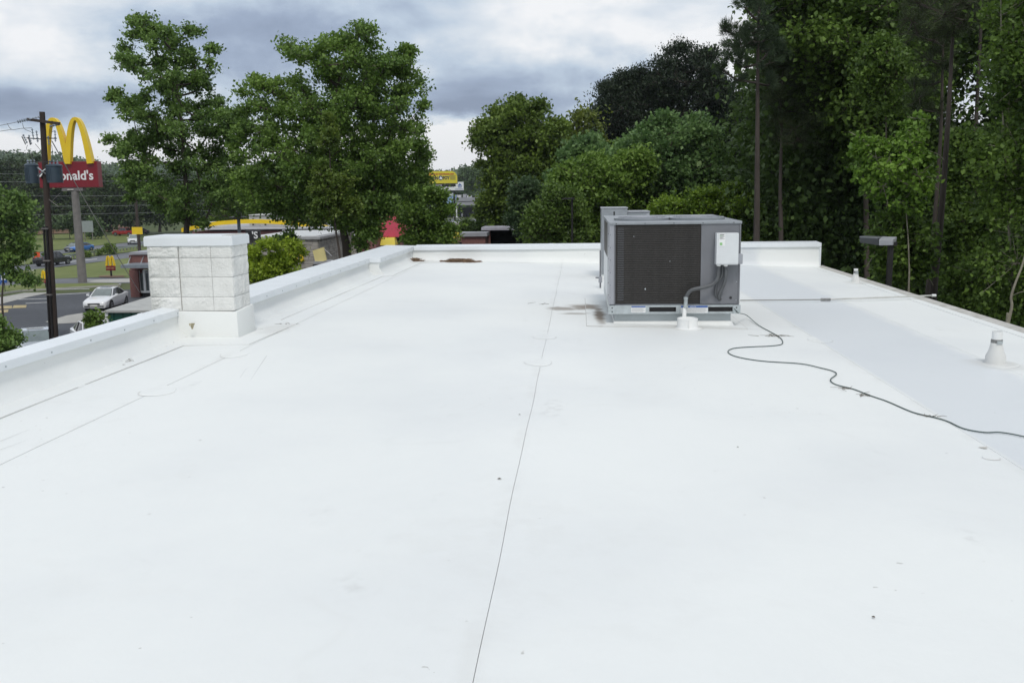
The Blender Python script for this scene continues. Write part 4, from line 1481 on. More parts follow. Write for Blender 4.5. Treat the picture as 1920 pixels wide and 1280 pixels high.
def tree(name, label, cat, Y, outline, trunk, nl, rl, m, leaf, total, thick=1.0, group=None, bark=None, tr=.16, seed=0, sub=13, gap=0.0,
         style='leaf', z0=0.0, asp=.36, droop=.25, limb_from=.25, upb=1.0, vertical=None, twig=.012, kind=None, extra=(), noTrunk=False):
    """outline: the crown's extent (pixels taken at distance Y turned into metres); trunk: points px,py (top last)
    nl lobes of radius rl (metres) fill the crown's volume; each carries sub branches with leaf clumps"""
    rg = np.random.default_rng(seed + 100)
    Y = Y * YSC
    rr = random.Random(seed)
    bark = bark or BARK
    # trunk polyline in world
    T = [at(px, py, Y) for px, py in trunk]
    base = Vector((T[0].x, T[0].y, z0))
    if T[0].z > z0 + .3:
        dirn = (T[1] - T[0]) if len(T) > 1 else Vector((0, 0, 1))
        T = [Vector((T[0].x, T[0].y, z0))] + T
    else:
        T[0].z = z0
    root = empty(name, base, label, cat, group)
    sc = FPX / (Y * 1.04)           # pixels per metre near the tree
    xs_ = [p[0] for p in outline]
    ys_ = [p[1] for p in outline]
    half = (max(xs_) - min(xs_)) / 2
    lobes = []
    tries = 0
    while len(lobes) < nl and tries < nl * 80:
        tries += 1
        x, y = rr.uniform(min(xs_), max(xs_)), rr.uniform(min(ys_), max(ys_))
        if not in_poly(x, y, outline):
            continue
        dd = pdist(x, y, outline)
        r = rl * rr.uniform(.7, 1.25)
        if dd < r * sc * .62:
            r = max(rl * .45, dd / sc / .62)
            if rr.random() < .35:
                continue
        dep = math.sqrt(max(0.02, 1 - (1 - min(1, dd / half)) ** 2)) * half / sc * thick
        c = at(x, y, Y) + Vector((0, rr.uniform(-1, 1) * dep, 0))
        if any((c - l[0]).length < .55 * (r + l[1]) * .8 for l in lobes):
            if rr.random() < .75:
                continue
        lobes.append((c, r))
    for (x, y, r) in extra:
        lobes.append((at(x, y, Y), r))
    # trunk
    Tt = smoothpts(T, 5)
    nT = len(Tt)
    if not noTrunk:
        mb_ = MB()
        rad = [tr * (1 - .82 * (i / (nT - 1)) ** .9) for i in range(nT)]
        rad[0] *= 1.25
        mb_.tube([p - base for p in Tt], rad, 9)
        mb_.build('trunk', bark, root, smooth=True)
    S = []
    CL = []
    DL = []
    Ta = np.array([tuple(p) for p in Tt])
    b0 = np.array(base)
    vol = sum(r ** 2 for c, r in lobes)
    # lobes nearest the trunk first; each limb grows from the nearest point already reached
    zmin = Ta[0, 2] + (Ta[-1, 2] - Ta[0, 2]) * limb_from
    nodes = [(p, 1.0, 0) for p in Ta if p[2] >= zmin] or [(Ta[-1], 1.0, 0)]
    order = sorted(lobes, key=lambda l: min(np.linalg.norm(np.array(l[0]) - n_[0]) for n_ in nodes))
    for (c, r) in order:
        ca = np.array(c)
        best = min(nodes, key=lambda n_: np.linalg.norm(ca - n_[0]) + 1.1 * max(0, n_[0][2] - ca[2]) + .10 * r * n_[2])
        p0, w0, dep0 = best
        w1 = max(.10, w0 * .80)
        nodes.append((ca, w1, dep0 + 1))
        dl = np.linalg.norm(ca - p0)
        mid = (p0 + ca) / 2 + np.array([0, 0, -.08 * dl]) + rg.normal(size=3) * .07 * dl
        Lr = tr * .34
        prev = p0
        for q in (.33, .66, 1.0):
            pt = (1 - q) ** 2 * p0 + 2 * q * (1 - q) * mid + q * q * ca
            ww = w0 + (w1 - w0) * q
            S.append((prev - b0, pt - b0, max(twig, Lr * (w0 + (w1 - w0) * (q - .33))), max(twig, Lr * ww)))
            prev = pt
        nb = max(5, int(sub * rr.uniform(.8, 1.2)))
        for k in range(nb):
            d = rg.normal(size=3)
            d[2] = d[2] * .75 + (.25 if style == 'leaf' else .35)
            if vertical:
                d[2] += vertical
            d /= np.linalg.norm(d)
            Lb = r * rr.uniform(.65, 1.15)
            Lb *= 1.6 if rr.random() < .16 else 1.0
            tip = ca + d * Lb * np.array([1, 1, .85])
            if gap and rr.random() < gap:
                continue
            S.append((ca - b0, tip - b0, twig, twig * .4))
            for t in (.35, .55, .75, .9, 1.0):
                CL.append(ca + (tip - ca) * t + rg.normal(size=3) * r * .09)
                DL.append(d)
    CL = np.array(CL)
    DL = np.array(DL)
    if S:
        V, F = segs_mesh(S)
        me = np_mesh('branches', V, F)
        link('branches', me, bark, root)
    k = max(1, int(total / max(1, len(CL))))
    if style == 'leaf':
        V, F = leaves(CL, k, rl * .27, leaf, rg, CL.mean(0) + np.array([0, 0, -1.0]), droop, .65, asp, upb)
    else:
        V, F = needles(CL, DL + np.array([0, 0, .35]), k, leaf, asp, rg, .55)
    me = np_mesh('crown', V - b0, F)
    link('crown', me, m, root)
    return root


GB = 'trees along the parking lot behind the roof'
tree('maple_tree', 'tall slender maple with airy crown, left one of the two trees behind the white pillar', 'tree', 30,
     [(253, 26), (275, 45), (300, 62), (330, 42), (378, 52), (372, 90), (405, 78), (400, 120), (385, 150), (395, 175), (425, 180), (440, 215), (450, 260), (425, 285), (450, 310), (470, 345), (465, 400), (430, 415),
      (380, 425), (330, 410), (255, 400), (228, 360), (235, 320), (202, 345), (232, 300), (195, 262), (240, 262), (250, 235), (235, 200), (208, 180), (245, 165), (222, 120), (235, 88)],
     [(350, 470), (352, 400), (345, 300), (335, 180), (318, 90)], 165, .39, F_MAPLE, .118, 52000, .8, GB, tr=.15, seed=1, sub=11, gap=.30, limb_from=.4, extra=((258, 38, .16), (218, 176, .20), (208, 262, .22), (372, 58, .25), (392, 92, .22), (232, 92, .2)))
tree('maple_tree', 'broad dark maple with forked trunk, right one of the two trees behind the white pillar', 'tree', 27,
     [(520, 85), (565, 82), (600, 95), (632, 60), (655, 62), (690, 42), (700, 80), (718, 98), (740, 92), (772, 90), (768, 120), (802, 145), (780, 180), (806, 205), (780, 235), (806, 275), (790, 310), (795, 345), (775, 375), (750, 392),
      (720, 402), (690, 412), (650, 425), (600, 445), (560, 428), (480, 415), (448, 385), (440, 345), (458, 310), (440, 262), (452, 215), (466, 165), (500, 150), (550, 145)],
     [(652, 500), (645, 440), (632, 380), (625, 290), (630, 180), (650, 100)], 300, .42, F_MAPLE2, .112, 98000, .85, GB, tr=.19, seed=2, sub=12, gap=.25, limb_from=.42, extra=((690, 58, .2), (764, 100, .2), (540, 94, .25), (482, 152, .2)))
# second stem of the same clump
tree('maple_tree', 'thin dark second maple trunk rising just right of the forked tree', 'tree', 26,
     [(655, 330), (700, 320), (735, 340), (728, 385), (705, 420), (690, 462), (665, 455), (655, 420)],
     [(672, 492), (686, 430), (700, 360), (705, 300)], 22, .5, F_MAPLE2, .12, 8000, .8, GB, tr=.10, seed=3)
tree('young_tree', 'young yellow-green tree with a pointed leader in front of the broad maple', 'tree', 24,
     [(617, 214), (628, 250), (640, 285), (652, 340), (672, 400), (640, 430), (600, 420), (585, 375), (598, 300), (608, 250)],
     [(640, 520), (628, 420), (620, 330), (617, 225)], 30, .30, leafmat('leaf_young', (0.0675, 0.1235, 0.019), (0.2025, 0.2665, 0.0475)), .10, 9500, .8, tr=.05, seed=4, extra=((617, 222, .1), (617, 240, .15), (622, 262, .18)))
tree('bushy_tree', 'bushy mid-green tree low at the right foot of the broad maple', 'tree', 33,
     [(760, 350), (800, 352), (835, 375), (852, 410), (848, 450), (820, 462), (775, 462), (752, 440), (750, 400)],
     [(790, 500), (790, 440), (795, 380)], 34, .60, F_BRIGHT, .13, 16000, .9, tr=.10, seed=5)
tree('shrub_tree', 'bright yellow-green shrub top directly right of the white pillar', 'shrub', 24,
     [(480, 464), (500, 452), (530, 450), (552, 462), (562, 490), (560, 530), (530, 560), (480, 560), (466, 520), (468, 480)],
     [(515, 600), (513, 540), (515, 480)], 24, .34, F_YELLOW, .095, 15000, .9, tr=.05, seed=6, sub=10)
tree('shrub_tree', 'dark green top branch above the yellow-green shrub', 'shrub', 26.5,
     [(515, 446), (530, 438), (548, 442), (560, 458), (530, 464), (512, 458)], [(535, 560), (535, 470)], 7, .26, F_MAPLE, .11, 2200, .7, tr=.03, seed=7)
tree('small_tree', 'olive small tree at the left edge, standing before the road', 'tree', 40,
     [(-60, 345), (-10, 345), (15, 365), (40, 385), (36, 430), (52, 450), (30, 480), (0, 490), (-60, 480)],
     [(4, 570), (6, 520), (2, 440), (-10, 370)], 36, .8, F_MAPLE, .20, 13000, .8, tr=.07, seed=8, extra=((22, 512, .45), (42, 520, .40), (8, 498, .35), (56, 526, .25)))
tree('sapling', 'small leafy sapling beside the parked white car behind the left parapet', 'shrub', 17,
     [(158, 590), (178, 584), (200, 592), (202, 606), (180, 616), (160, 606)], [(182, 660), (180, 600)], 8, .17, F_OLIVE, .075, 1100, .6, tr=.02, seed=9, gap=.3)
tree('hedge_shrub', 'dark green shrub in the lower left corner beyond the parapet', 'shrub', 19,
     [(-40, 605), (6, 602), (14, 625), (50, 636), (50, 655), (10, 690), (-40, 700)], [(0, 720), (0, 650)], 24, .28, F_MAPLE, .085, 9500, .9, tr=.03, seed=10)
tree('median_shrub', 'small round shrub in the grass median, left one', 'shrub', G(161, 484).y / YSC, [(155, 470), (166, 470), (168, 482), (155, 482)], [(161, 484), (161, 474)], 7, .5, F_OAK, .25, 900, .8, 'shrubs in the grass median', z0=-1.5, tr=.04, seed=11)
tree('median_shrub', 'small shrub touching the guardrail, middle of the median shrubs', 'shrub', G(190, 480).y / YSC, [(184, 467), (196, 466), (197, 478), (184, 478)], [(190, 480), (190, 470)], 7, .5, F_OAK, .25, 900, .8, 'shrubs in the grass median', z0=-1.5, tr=.04, seed=12)
tree('median_shrub', 'largest bright shrub in front of the guardrail in the grass median', 'shrub', G(207, 478).y / YSC, [(198, 462), (206, 458), (216, 463), (216, 476), (199, 477)], [(207, 478), (207, 468)], 9, .6, F_OAK, .28, 1300, .8, 'shrubs in the grass median', z0=-1.5, tr=.05, seed=13)

# --- far left tree line beyond the road
GL = 'trees lining the far side of the road'
far = [(-20, 355, 300, 52, 'leftmost'), (18, 372, 293, 40, ''), (62, 366, 297, 50, ''), (104, 374, 316, 44, ''), (150, 380, 300, 38, ''), (205, 372, 330, 44, ''), (246, 372, 336, 40, ''), (300, 372, 330, 45, ''), (360, 372, 332, 45, ''), (425, 372, 334, 42, ''), (470, 380, 340, 38, '')]
desc = ['large dark tree at the far left edge beyond the road', 'dark rounded tree left of the utility pole, behind the left transformer', 'tallest dark tree of the far tree line, just left of the utility pole',
        'dark tree directly behind the red restaurant sign', 'dark tree behind the right end of the red sign and its pole', 'lower dark tree right of the red sign, behind the grey sign board',
        'dark green tree just left of the slender maple, behind the red pickup', 'dark tree behind the lower left of the slender maple', 'dark tree behind the trunk of the slender maple', 'dark tree glimpsed between the two maples', 'low dark tree behind the left side of the broad maple']
for i, (px, py, top, hw, _) in enumerate(far):
    pts = []
    for k in range(14):
        t = 2 * PI * k / 14
        rad_ = 1 + .14 * math.sin(3 * t + i * 2.1)
        pts.append((px + hw * rad_ * math.sin(t), (top + 425) / 2 - (425 - top) / 2 * math.cos(t) * (1 if math.cos(t) > 0 else 1.0)))
    tree('broadleaf_tree', desc[i], 'tree', 205 if i < 5 else 190, pts, [(px, 440), (px, 380), (px, top + 10)], 34, 2.8, F_LINE, .70, 7000, .8, GL, z0=-1.0, tr=.35, seed=20 + i, twig=.05)
# undergrowth on the dirt bank
for i, (px, py, w) in enumerate(((20, 435, 26), (45, 432, 20), (100, 425, 24), (130, 424, 16), (178, 430, 9))):
    tree('roadside_bush', ['low olive bush at the left end of the dirt bank', 'round bush beside the pole at the edge of the dirt bank', 'dark bush in front of the dirt bank right of the utility pole', 'dark bush behind the restaurant sign pole', 'small bush beside the grey sign board'][i], 'bush', 170,
         [(px - w, py), (px - w * .5, py - 18), (px + w * .4, py - 20), (px + w, py - 3), (px + w * .8, py + 9), (px - w * .8, py + 9)], [(px, py + 10), (px, py - 8)], 12, 1.4, F_FAR, .6, 1500, .8, 'bushes by the dirt bank', z0=-1.4, tr=.1, seed=40 + i)
# trees between the restaurant and the far shops
GC = 'trees behind the restaurant'
for i, (px, py, w, h, Y, mm, d) in enumerate(((445, 395, 50, 34, 85, F_OAK, 'rounded green tree above the restaurant roof at the left'), (500, 392, 45, 30, 90, F_OAK, 'green tree behind the pale rooftop screen'), (560, 390, 60, 40, 88, F_FAR, 'dark tree behind the middle of the restaurant'),
                                              (640, 380, 60, 46, 92, F_FAR, 'dark tree behind the forked maple trunk'), (720, 375, 60, 50, 95, F_FAR, 'dark tree behind the rose-red roof'), (790, 362, 30, 32, 240, F_FAR, 'distant tree left of the billboard pole'),
                                              (880, 335, 30, 22, 300, F_FAR, 'distant tree right of the white billboard'), (850, 352, 30, 12, 330, F_FAR, 'low distant tree between the billboards and the shops'))):
    tree('broadleaf_tree', d, 'tree', Y, [(px + w * math.sin(2 * PI * k / 12), py - h * math.cos(2 * PI * k / 12)) for k in range(12)], [(px, py + h + 6), (px, py)], 22, (1.5 if Y < 150 else 3.2), mm, (.38 if Y < 150 else .9), 3800, .8, GC, z0=gz(0, Y * YSC), tr=.2, seed=60 + i, twig=.03)

# --- right-hand woods
GW = 'trees of the wood right of the roof'
tree('oak_tree', 'olive-green rounded oak at the left end of the right-hand wood', 'tree', 48,
     [(905, 245), (912, 215), (940, 205), (960, 190), (1000, 192), (1045, 205), (1055, 250), (1062, 330), (1050, 420), (1000, 440), (975, 425), (940, 418), (905, 418), (905, 380), (912, 330), (890, 285), (888, 255)],
     [(985, 480), (980, 400), (975, 260)], 150, .75, F_OAK, .21, 50000, .8, GW, tr=.25, seed=80, extra=((930, 212, .5), (895, 262, .5), (1000, 202, .5)))
tree('oak_tree', 'yellow-tinged oak behind and right of the rounded oak', 'tree', 55,
     [(1040, 240), (1060, 222), (1085, 214), (1105, 225), (1120, 260), (1130, 330), (1100, 400), (1050, 400), (1035, 320)],
     [(1085, 480), (1085, 330), (1080, 240)], 34, 1.1, leafmat('leaf_yellow_oak', (0.0675, 0.104, 0.0152), (0.216, 0.26, 0.038)), .26, 13000, .8, GW, tr=.2, seed=81)
for i, (pl, tk, d) in enumerate((
        ([(1105, 215), (1125, 178), (1150, 150), (1180, 135), (1215, 130), (1240, 160), (1245, 240), (1220, 300), (1150, 300), (1105, 270)], [(1175, 470), (1175, 300), (1180, 150)], 'dark pine crown on the left shoulder of the dark pine group'),
        ([(1215, 135), (1240, 110), (1262, 92), (1300, 84), (1335, 96), (1350, 160), (1350, 250), (1320, 310), (1250, 310), (1215, 240)], [(1285, 470), (1285, 300), (1285, 110)], 'tallest dark pine crown in the middle of the dark pine group'),
        ([(1325, 118), (1345, 150), (1380, 185), (1425, 190), (1445, 210), (1440, 280), (1400, 330), (1340, 320), (1325, 200)], [(1385, 470), (1385, 300), (1385, 120)], 'dark pine crown behind the bare-topped pine'))):
    tree('pine_tree', d, 'tree', 66, pl, tk, 110, 1.15, F_PINEL, .22, 60000, .8, GW, BARKP, .25, seed=85 + i, sub=12, twig=.03, asp=.22, droop=-.4)
tree('grey_green_tree', 'tall grey-green leafy tree standing above the air conditioner', 'tree', 38,
     [(1150, 300), (1180, 260), (1215, 235), (1240, 218), (1275, 232), (1310, 225), (1340, 250), (1360, 310), (1370, 380), (1340, 430), (1260, 430), (1180, 420), (1150, 380)],
     [(1265, 480), (1262, 400), (1255, 260)], 130, .68, F_GREYG, .18, 46000, .8, GW, tr=.15, seed=90, extra=((1243, 226, .35), (1215, 240, .4), (1300, 232, .4)))
tree('grey_green_tree', 'blue-green tree between the oak and the bright green trees', 'tree', 44,
     [(1040, 330), (1065, 285), (1100, 262), (1150, 255), (1165, 300), (1140, 360), (1080, 400), (1040, 390)],
     [(1090, 480), (1095, 380), (1100, 290)], 38, .9, F_GREYG, .21, 15000, .8, GW, tr=.15, seed=91)
tree('bright_tree', 'bright green leafy tree left of the air conditioner', 'tree', 34,
     [(1045, 330), (1080, 300), (1110, 292), (1130, 310), (1140, 350), (1130, 420), (1100, 470), (1060, 470), (1030, 420)],
     [(1090, 500), (1090, 400), (1095, 320)], 50, .62, F_BRIGHT, .16, 20000, .8, GW, tr=.10, seed=92)
tree('bright_tree', 'bright green leafy tree rising behind the rooftop ventilation unit', 'tree', 35,
     [(1130, 330), (1165, 290), (1195, 282), (1215, 310), (1205, 360), (1190, 420), (1150, 470), (1125, 430)],
     [(1165, 500), (1165, 400), (1170, 310)], 46, .6, F_BRIGHT, .16, 18000, .8, GW, tr=.10, seed=93)
tree('bright_tree', 'yellow-green thicket behind the top right of the air conditioner', 'tree', 30,
     [(1225, 385), (1260, 366), (1310, 360), (1350, 358), (1390, 350), (1412, 370), (1420, 430), (1400, 480), (1300, 480), (1225, 470)],
     [(1320, 520), (1320, 440), (1330, 370)], 60, .5, leafmat('leaf_lime', (0.0945, 0.169, 0.0142), (0.2565, 0.377, 0.038)), .13, 22000, .8, GW, tr=.08, seed=94)
tree('bright_tree', 'green leafy bank filling the gap between the two bright green trees', 'tree', 38,
     [(1040, 345), (1085, 305), (1130, 296), (1185, 275), (1232, 292), (1240, 420), (1200, 470), (1050, 470)],
     [(1140, 500), (1138, 400), (1142, 320)], 75, .62, F_BRIGHT, .17, 30000, .7, GW, tr=.10, seed=98)
tree('olive_bush', 'olive-tipped bush in front of the oak, behind the far parapet', 'bush', 29,
     [(990, 440), (1000, 400), (1030, 365), (1060, 352), (1085, 380), (1095, 430), (1085, 475), (1010, 475)],
     [(1045, 500), (1045, 430), (1050, 375)], 44, .5, F_OLIVE, .12, 18000, .8, GW, tr=.07, seed=95)
tree('blue_green_bush', 'blue-green bush between the open shed and the olive-tipped bush', 'bush', 33,
     [(958, 400), (965, 365), (985, 342), (1010, 345), (1025, 375), (1015, 430), (990, 460), (965, 440)],
     [(990, 500), (990, 420), (990, 365)], 30, .5, leafmat('leaf_bluegreen', (0.0405, 0.0806, 0.0323), (0.1148, 0.1755, 0.076)), .13, 11000, .8, GW, tr=.07, seed=96)
tree('dark_bush', 'dark rounded bush left of the open shed, behind the brick hut', 'bush', 52,
     [(862, 435), (875, 420), (895, 414), (912, 420), (918, 445), (870, 448)], [(890, 460), (890, 430)], 16, .6, F_DARK, .18, 5000, .8, GW, tr=.08, seed=97)
tree('pine_tree', 'tall bare-topped pine with straight brown trunk right of the air conditioner', 'tree', 24,
     [(1420, -60), (1436, -10), (1448, 40), (1462, 90), (1450, 150), (1432, 200), (1410, 178), (1385, 150), (1352, 60), (1366, 44), (1390, 62), (1404, 0)],
     [(1418, 480), (1420, 300), (1421, 120), (1424, -60)], 26, .42, leafmat('needle_near', (0.0207, 0.0391, 0.018), (0.0633, 0.0978, 0.042), .12), .20, 15000, .8, GW, BARKP, .13, seed=100, style='pine', asp=.0065, sub=5, gap=.3, limb_from=.55, twig=.012,
     extra=((1358, 56, .22), (1372, 100, .25), (1352, 128, .22), (1382, 150, .25), (1396, 14, .3)))
tree('pine_tree', 'thin straight pine trunk standing a little right of the bare-topped pine', 'tree', 27,
     [(1440, -20), (1500, -30), (1540, 60), (1530, 200), (1500, 290), (1450, 260), (1440, 120)],
     [(1464, 480), (1463, 360), (1466, 240), (1470, 60)], 44, .75, F_PINE2, .22, 30000, .8, GW, BARKP, .11, seed=101, style='pine', asp=.009, sub=10, twig=.01)
tree('pine_tree', 'dark brownish pine in the shade between the thin pine and the lamp post', 'tree', 31,
     [(1470, 80), (1540, 20), (1600, 60), (1620, 200), (1610, 360), (1560, 440), (1490, 430), (1450, 320)],
     [(1555, 520), (1550, 300), (1545, 60)], 70, .9, F_PINE2, .26, 40000, .8, GW, BARKP, .14, seed=102, style='pine', asp=.011, sub=12, twig=.01)
tree('tall_broadleaf', 'tall dark leafy tree filling the top of the wood above the lamp post', 'tree', 27,
     [(1440, -60), (1560, -80), (1700, -60), (1760, 20), (1740, 160), (1690, 260), (1600, 300), (1530, 220), (1470, 120), (1440, 40)],
     [(1625, 560), (1622, 300), (1615, 120), (1610, -40)], 105, .80, F_WOOD, .16, 40000, .9, GW, tr=.13, seed=103, gap=.12)
tree('pine_tree', 'leaning pine with tall reddish trunk right of the lamp post, in front of its twin', 'tree', 19,
     [(1700, -60), (1800, -80), (1850, -20), (1840, 40), (1800, 70), (1740, 50), (1700, 10)],
     [(1748, 575), (1763, 420), (1776, 250), (1785, 90), (1793, -60)], 26, .5, F_PINE2, .18, 12000, .8, GW, BARKP, .115, seed=104, style='pine', asp=.006, limb_from=.6)
tree('pine_tree', 'darker twin trunk just left of the leaning reddish pine', 'tree', 20.5,
     [(1700, -80), (1760, -60), (1780, 60), (1765, 200), (1740, 260), (1710, 180), (1695, 40)],
     [(1738, 575), (1752, 420), (1764, 250), (1768, 90), (1775, -60)], 24, .5, F_PINE2, .18, 12000, .8, GW, BARKP, .085, seed=105, style='pine', asp=.006, limb_from=.5)
tree('tall_broadleaf', 'tall leafy tree with ivy-like foliage at the right edge of the photo', 'tree', 17,
     [(1880, -40), (1990, -60), (2060, 200), (2060, 600), (1930, 640), (1850, 560), (1840, 450), (1870, 360), (1840, 300), (1885, 240), (1880, 120)],
     [(1900, 640), (1890, 400), (1880, 200), (1876, -60)], 115, .52, F_WOOD, .105, 46000, .9, GW, BARKW, .045, seed=106, gap=.08)
tree('tall_broadleaf', 'mid-green leafy tree between the leaning pine and the right edge', 'tree', 21,
     [(1790, 270), (1830, 250), (1860, 300), (1880, 400), (1880, 520), (1860, 600), (1800, 580), (1770, 480), (1780, 360)],
     [(1825, 640), (1822, 480), (1820, 300)], 70, .55, F_WOOD, .12, 28000, .9, GW, tr=.06, seed=107)
tree('light_green_sapling', 'light green sapling with drooping leaves right behind the lamp post', 'tree', 18,
     [(1610, 262), (1640, 262), (1660, 268), (1690, 258), (1722, 215), (1722, 262), (1740, 290), (1745, 340), (1730, 390), (1690, 400), (1650, 370), (1610, 340), (1605, 300)],
     [(1702, 580), (1704, 480), (1698, 380), (1690, 285)], 80, .24, leafmat('leaf_sapling', (0.0675, 0.143, 0.0171), (0.2025, 0.338, 0.0475)), .105, 10000, .8, GW, tr=.03, seed=108, droop=.9, gap=.2, bark=BARKW, extra=((1612, 258, .16), (1718, 222, .16), (1630, 268, .16)))
tree('light_green_sapling', 'low light green sapling in front of the wood, below the first sapling', 'tree', 18.5,
     [(1650, 405), (1690, 400), (1730, 420), (1740, 470), (1720, 520), (1680, 530), (1640, 500), (1635, 450)],
     [(1700, 600), (1695, 520), (1690, 430)], 34, .38, F_WOOD, .11, 9000, .8, GW, tr=.03, seed=109, droop=.6, gap=.15)
tree('thin_broadleaf', 'slim tree with light leaves high above the light green sapling', 'tree', 23,
     [(1640, 80), (1690, 90), (1705, 140), (1700, 200), (1650, 210), (1620, 150)],
     [(1665, 600), (1662, 300), (1660, 110)], 26, .5, F_WOOD, .12, 7000, .8, GW, tr=.05, seed=110, gap=.2)
# bare pale crooked stem at the right
bs = empty('bare_sapling', (0, 0, 0), 'bare pale crooked stem at the right edge beyond the drip edge', 'tree', GW)
P0 = [at(1886, 640, 16.0), at(1890, 608, 16.0), at(1897, 575, 16.0), at(1896, 556, 16.0), at(1904, 530, 16.0), at(1914, 505, 16.0), at(1922, 478, 16.0), at(1930, 440, 16.0)]
P0 = [Vector((P0[0].x, P0[0].y, 0))] + P0
bs.location = P0[0]
MB().tube([p - P0[0] for p in smoothpts(P0, 5)], [.03 - .018 * i / 40 for i in range(41)], 8).build('trunk', BARKW, bs, smooth=True)
MB().tube([p - P0[0] for p in smoothpts([P0[4], at(1912, 548, 15.9), at(1935, 545, 15.9)], 4)], .005, 5).build('branch', BARKW, bs)
# dead branches on the leaning pine
db = empty('dead_branch_tree', at(1746, 640, 22.4) * 1.0, 'leafless dead branches forking beside the leaning pine trunk', 'tree', GW)
b0_ = Vector(db.location)
b0_.z = 0
db.location = b0_
for P in ([(1712, 640), (1706, 560), (1704, 470), (1700, 400)], [(1750, 535), (1738, 515), (1722, 503)], [(1704, 520), (1716, 500), (1722, 495)], [(1752, 462), (1742, 452), (1731, 446)], [(1770, 300), (1760, 290), (1745, 284)], [(1625, 500), (1634, 485), (1640, 472)]):
    q = [at(x, y, 22.0) - b0_ for x, y in P]
    if P[0][1] == 640:
        q[0].z = 0
    MB().tube(smoothpts(q, 4), .011, 5).build('branch', BARKW, db)

# mass of woodland behind the single trees
rgw = np.random.default_rng(77)
Cw = []
outl = [(1395, 330), (1440, 40), (1500, -60), (2100, -100), (2150, 560), (1900, 640), (1560, 560), (1395, 500)]
skyh = [(1905, 150, 50, 30), (1660, 165, 40, 30), (1830, 185, 75, 70), (1850, 120, 50, 30), (1560, 180, 14, 12), (1790, 60, 30, 20), (1700, 60, 16, 16), (1800, 215, 60, 40), (1645, 195, 30, 20)]
while len(Cw) < 8000:
    x, y = rgw.uniform(1385, 2150), rgw.uniform(-100, 620)
    if not in_poly(x, y, outl):
        continue
    if any(((x - a) / c) ** 2 + ((y - b) / d) ** 2 < 1 for a, b, c, d in skyh) and rgw.random() < .96:
        continue
    Yw = rgw.uniform(33, 55)
    Cw.append(at(x, y, Yw))
Cw = np.array([tuple(c) for c in Cw])
V, F = leaves(Cw, 34, .72, .22, rgw, None, .2, .7)
me = np_mesh('woodland', V, F)
o = link('woodland', me, F_DARK)
tag(o, 'dark mass of wood filling the right side behind the single trees', 'wood', kind='stuff')
# low undergrowth behind far parapet on the right
Cw = []
while len(Cw) < 2600:
    x, y = rgw.uniform(1060, 1650), rgw.uniform(330, 520)
    if y < 420 - (x - 1060) * .05 and x < 1400:
        continue
    Cw.append(at(x, y, rgw.uniform(40, 60)))
Cw = np.array([tuple(c) for c in Cw])
V, F = leaves(Cw, 32, .62, .22, rgw, None, .2, .7)
o = link('undergrowth', np_mesh('undergrowth', V, F), F_DARK)
tag(o, 'dark undergrowth at the foot of the wood behind the far parapet', 'undergrowth', kind='stuff')
for i, (px, Yt, r_) in enumerate(((1500, 34, .12), (1530, 36, .1), (1585, 33, .13), (1645, 30, .09), (1800, 26, .10), (1855, 24, .07), (1600, 40, .12))):
    b_ = at(px, 560, Yt * YSC)
    e = empty('trunk_in_shade', (b_.x, b_.y, 0), ['shaded trunk nearest the thin pine', 'second shaded trunk right of the thin pine', 'shaded trunk left of the lamp head', 'shaded trunk directly behind the lamp pole', 'shaded trunk right of the leaning pine',
                                                   'slim shaded trunk near the right edge', 'farthest shaded trunk left of the lamp post'][i], 'tree', 'shaded trunks deep in the wood')
    MB().tube([(0, 0, 0), (.05, .1, 5), (.15, 0, 10), (.1, .1, 17)], [r_, r_ * .85, r_ * .6, r_ * .3], 8).build('trunk', BARKP, e, smooth=True)

# --- far hills clothed in trees
rgh = np.random.default_rng(9)
Ch = []
while len(Ch) < 5200:
    a = rgh.uniform(-.62, .22)
    d = rgh.uniform(450, 1180)
    if d < 520 and rgh.random() < .5:
        continue
    x, y = d * math.sin(a), d * math.cos(a)
    Ch.append((x, y, gz(x, y) + rgh.uniform(2.0, 7.5)))
Ch = np.array(Ch)
V, F = leaves(Ch, 30, 3.0, 2.6, rgh, None, .0, .75, .5, 1.2)
o = link('hillside_wood', np_mesh('hillside_wood', V, F), F_FAR)
tag(o, 'distant wooded hills on the horizon behind the billboards', 'wood', kind='stuff')


# ================================================================== vehicles
def paint(name, c, metal=0.0):
    m = mat(name, c, 0.25, metal, .02, 1, spec=0.6)
    m.node_tree.nodes['Principled BSDF'].inputs['Coat Weight'].default_value = 0.6
    return m


WSCREEN = mat('windscreen_glass', (0.17, 0.20, 0.195), 0.12, 0, .25, 1.5, spec=0.8)  # sky reflection on the front glass is put into this pale base colour


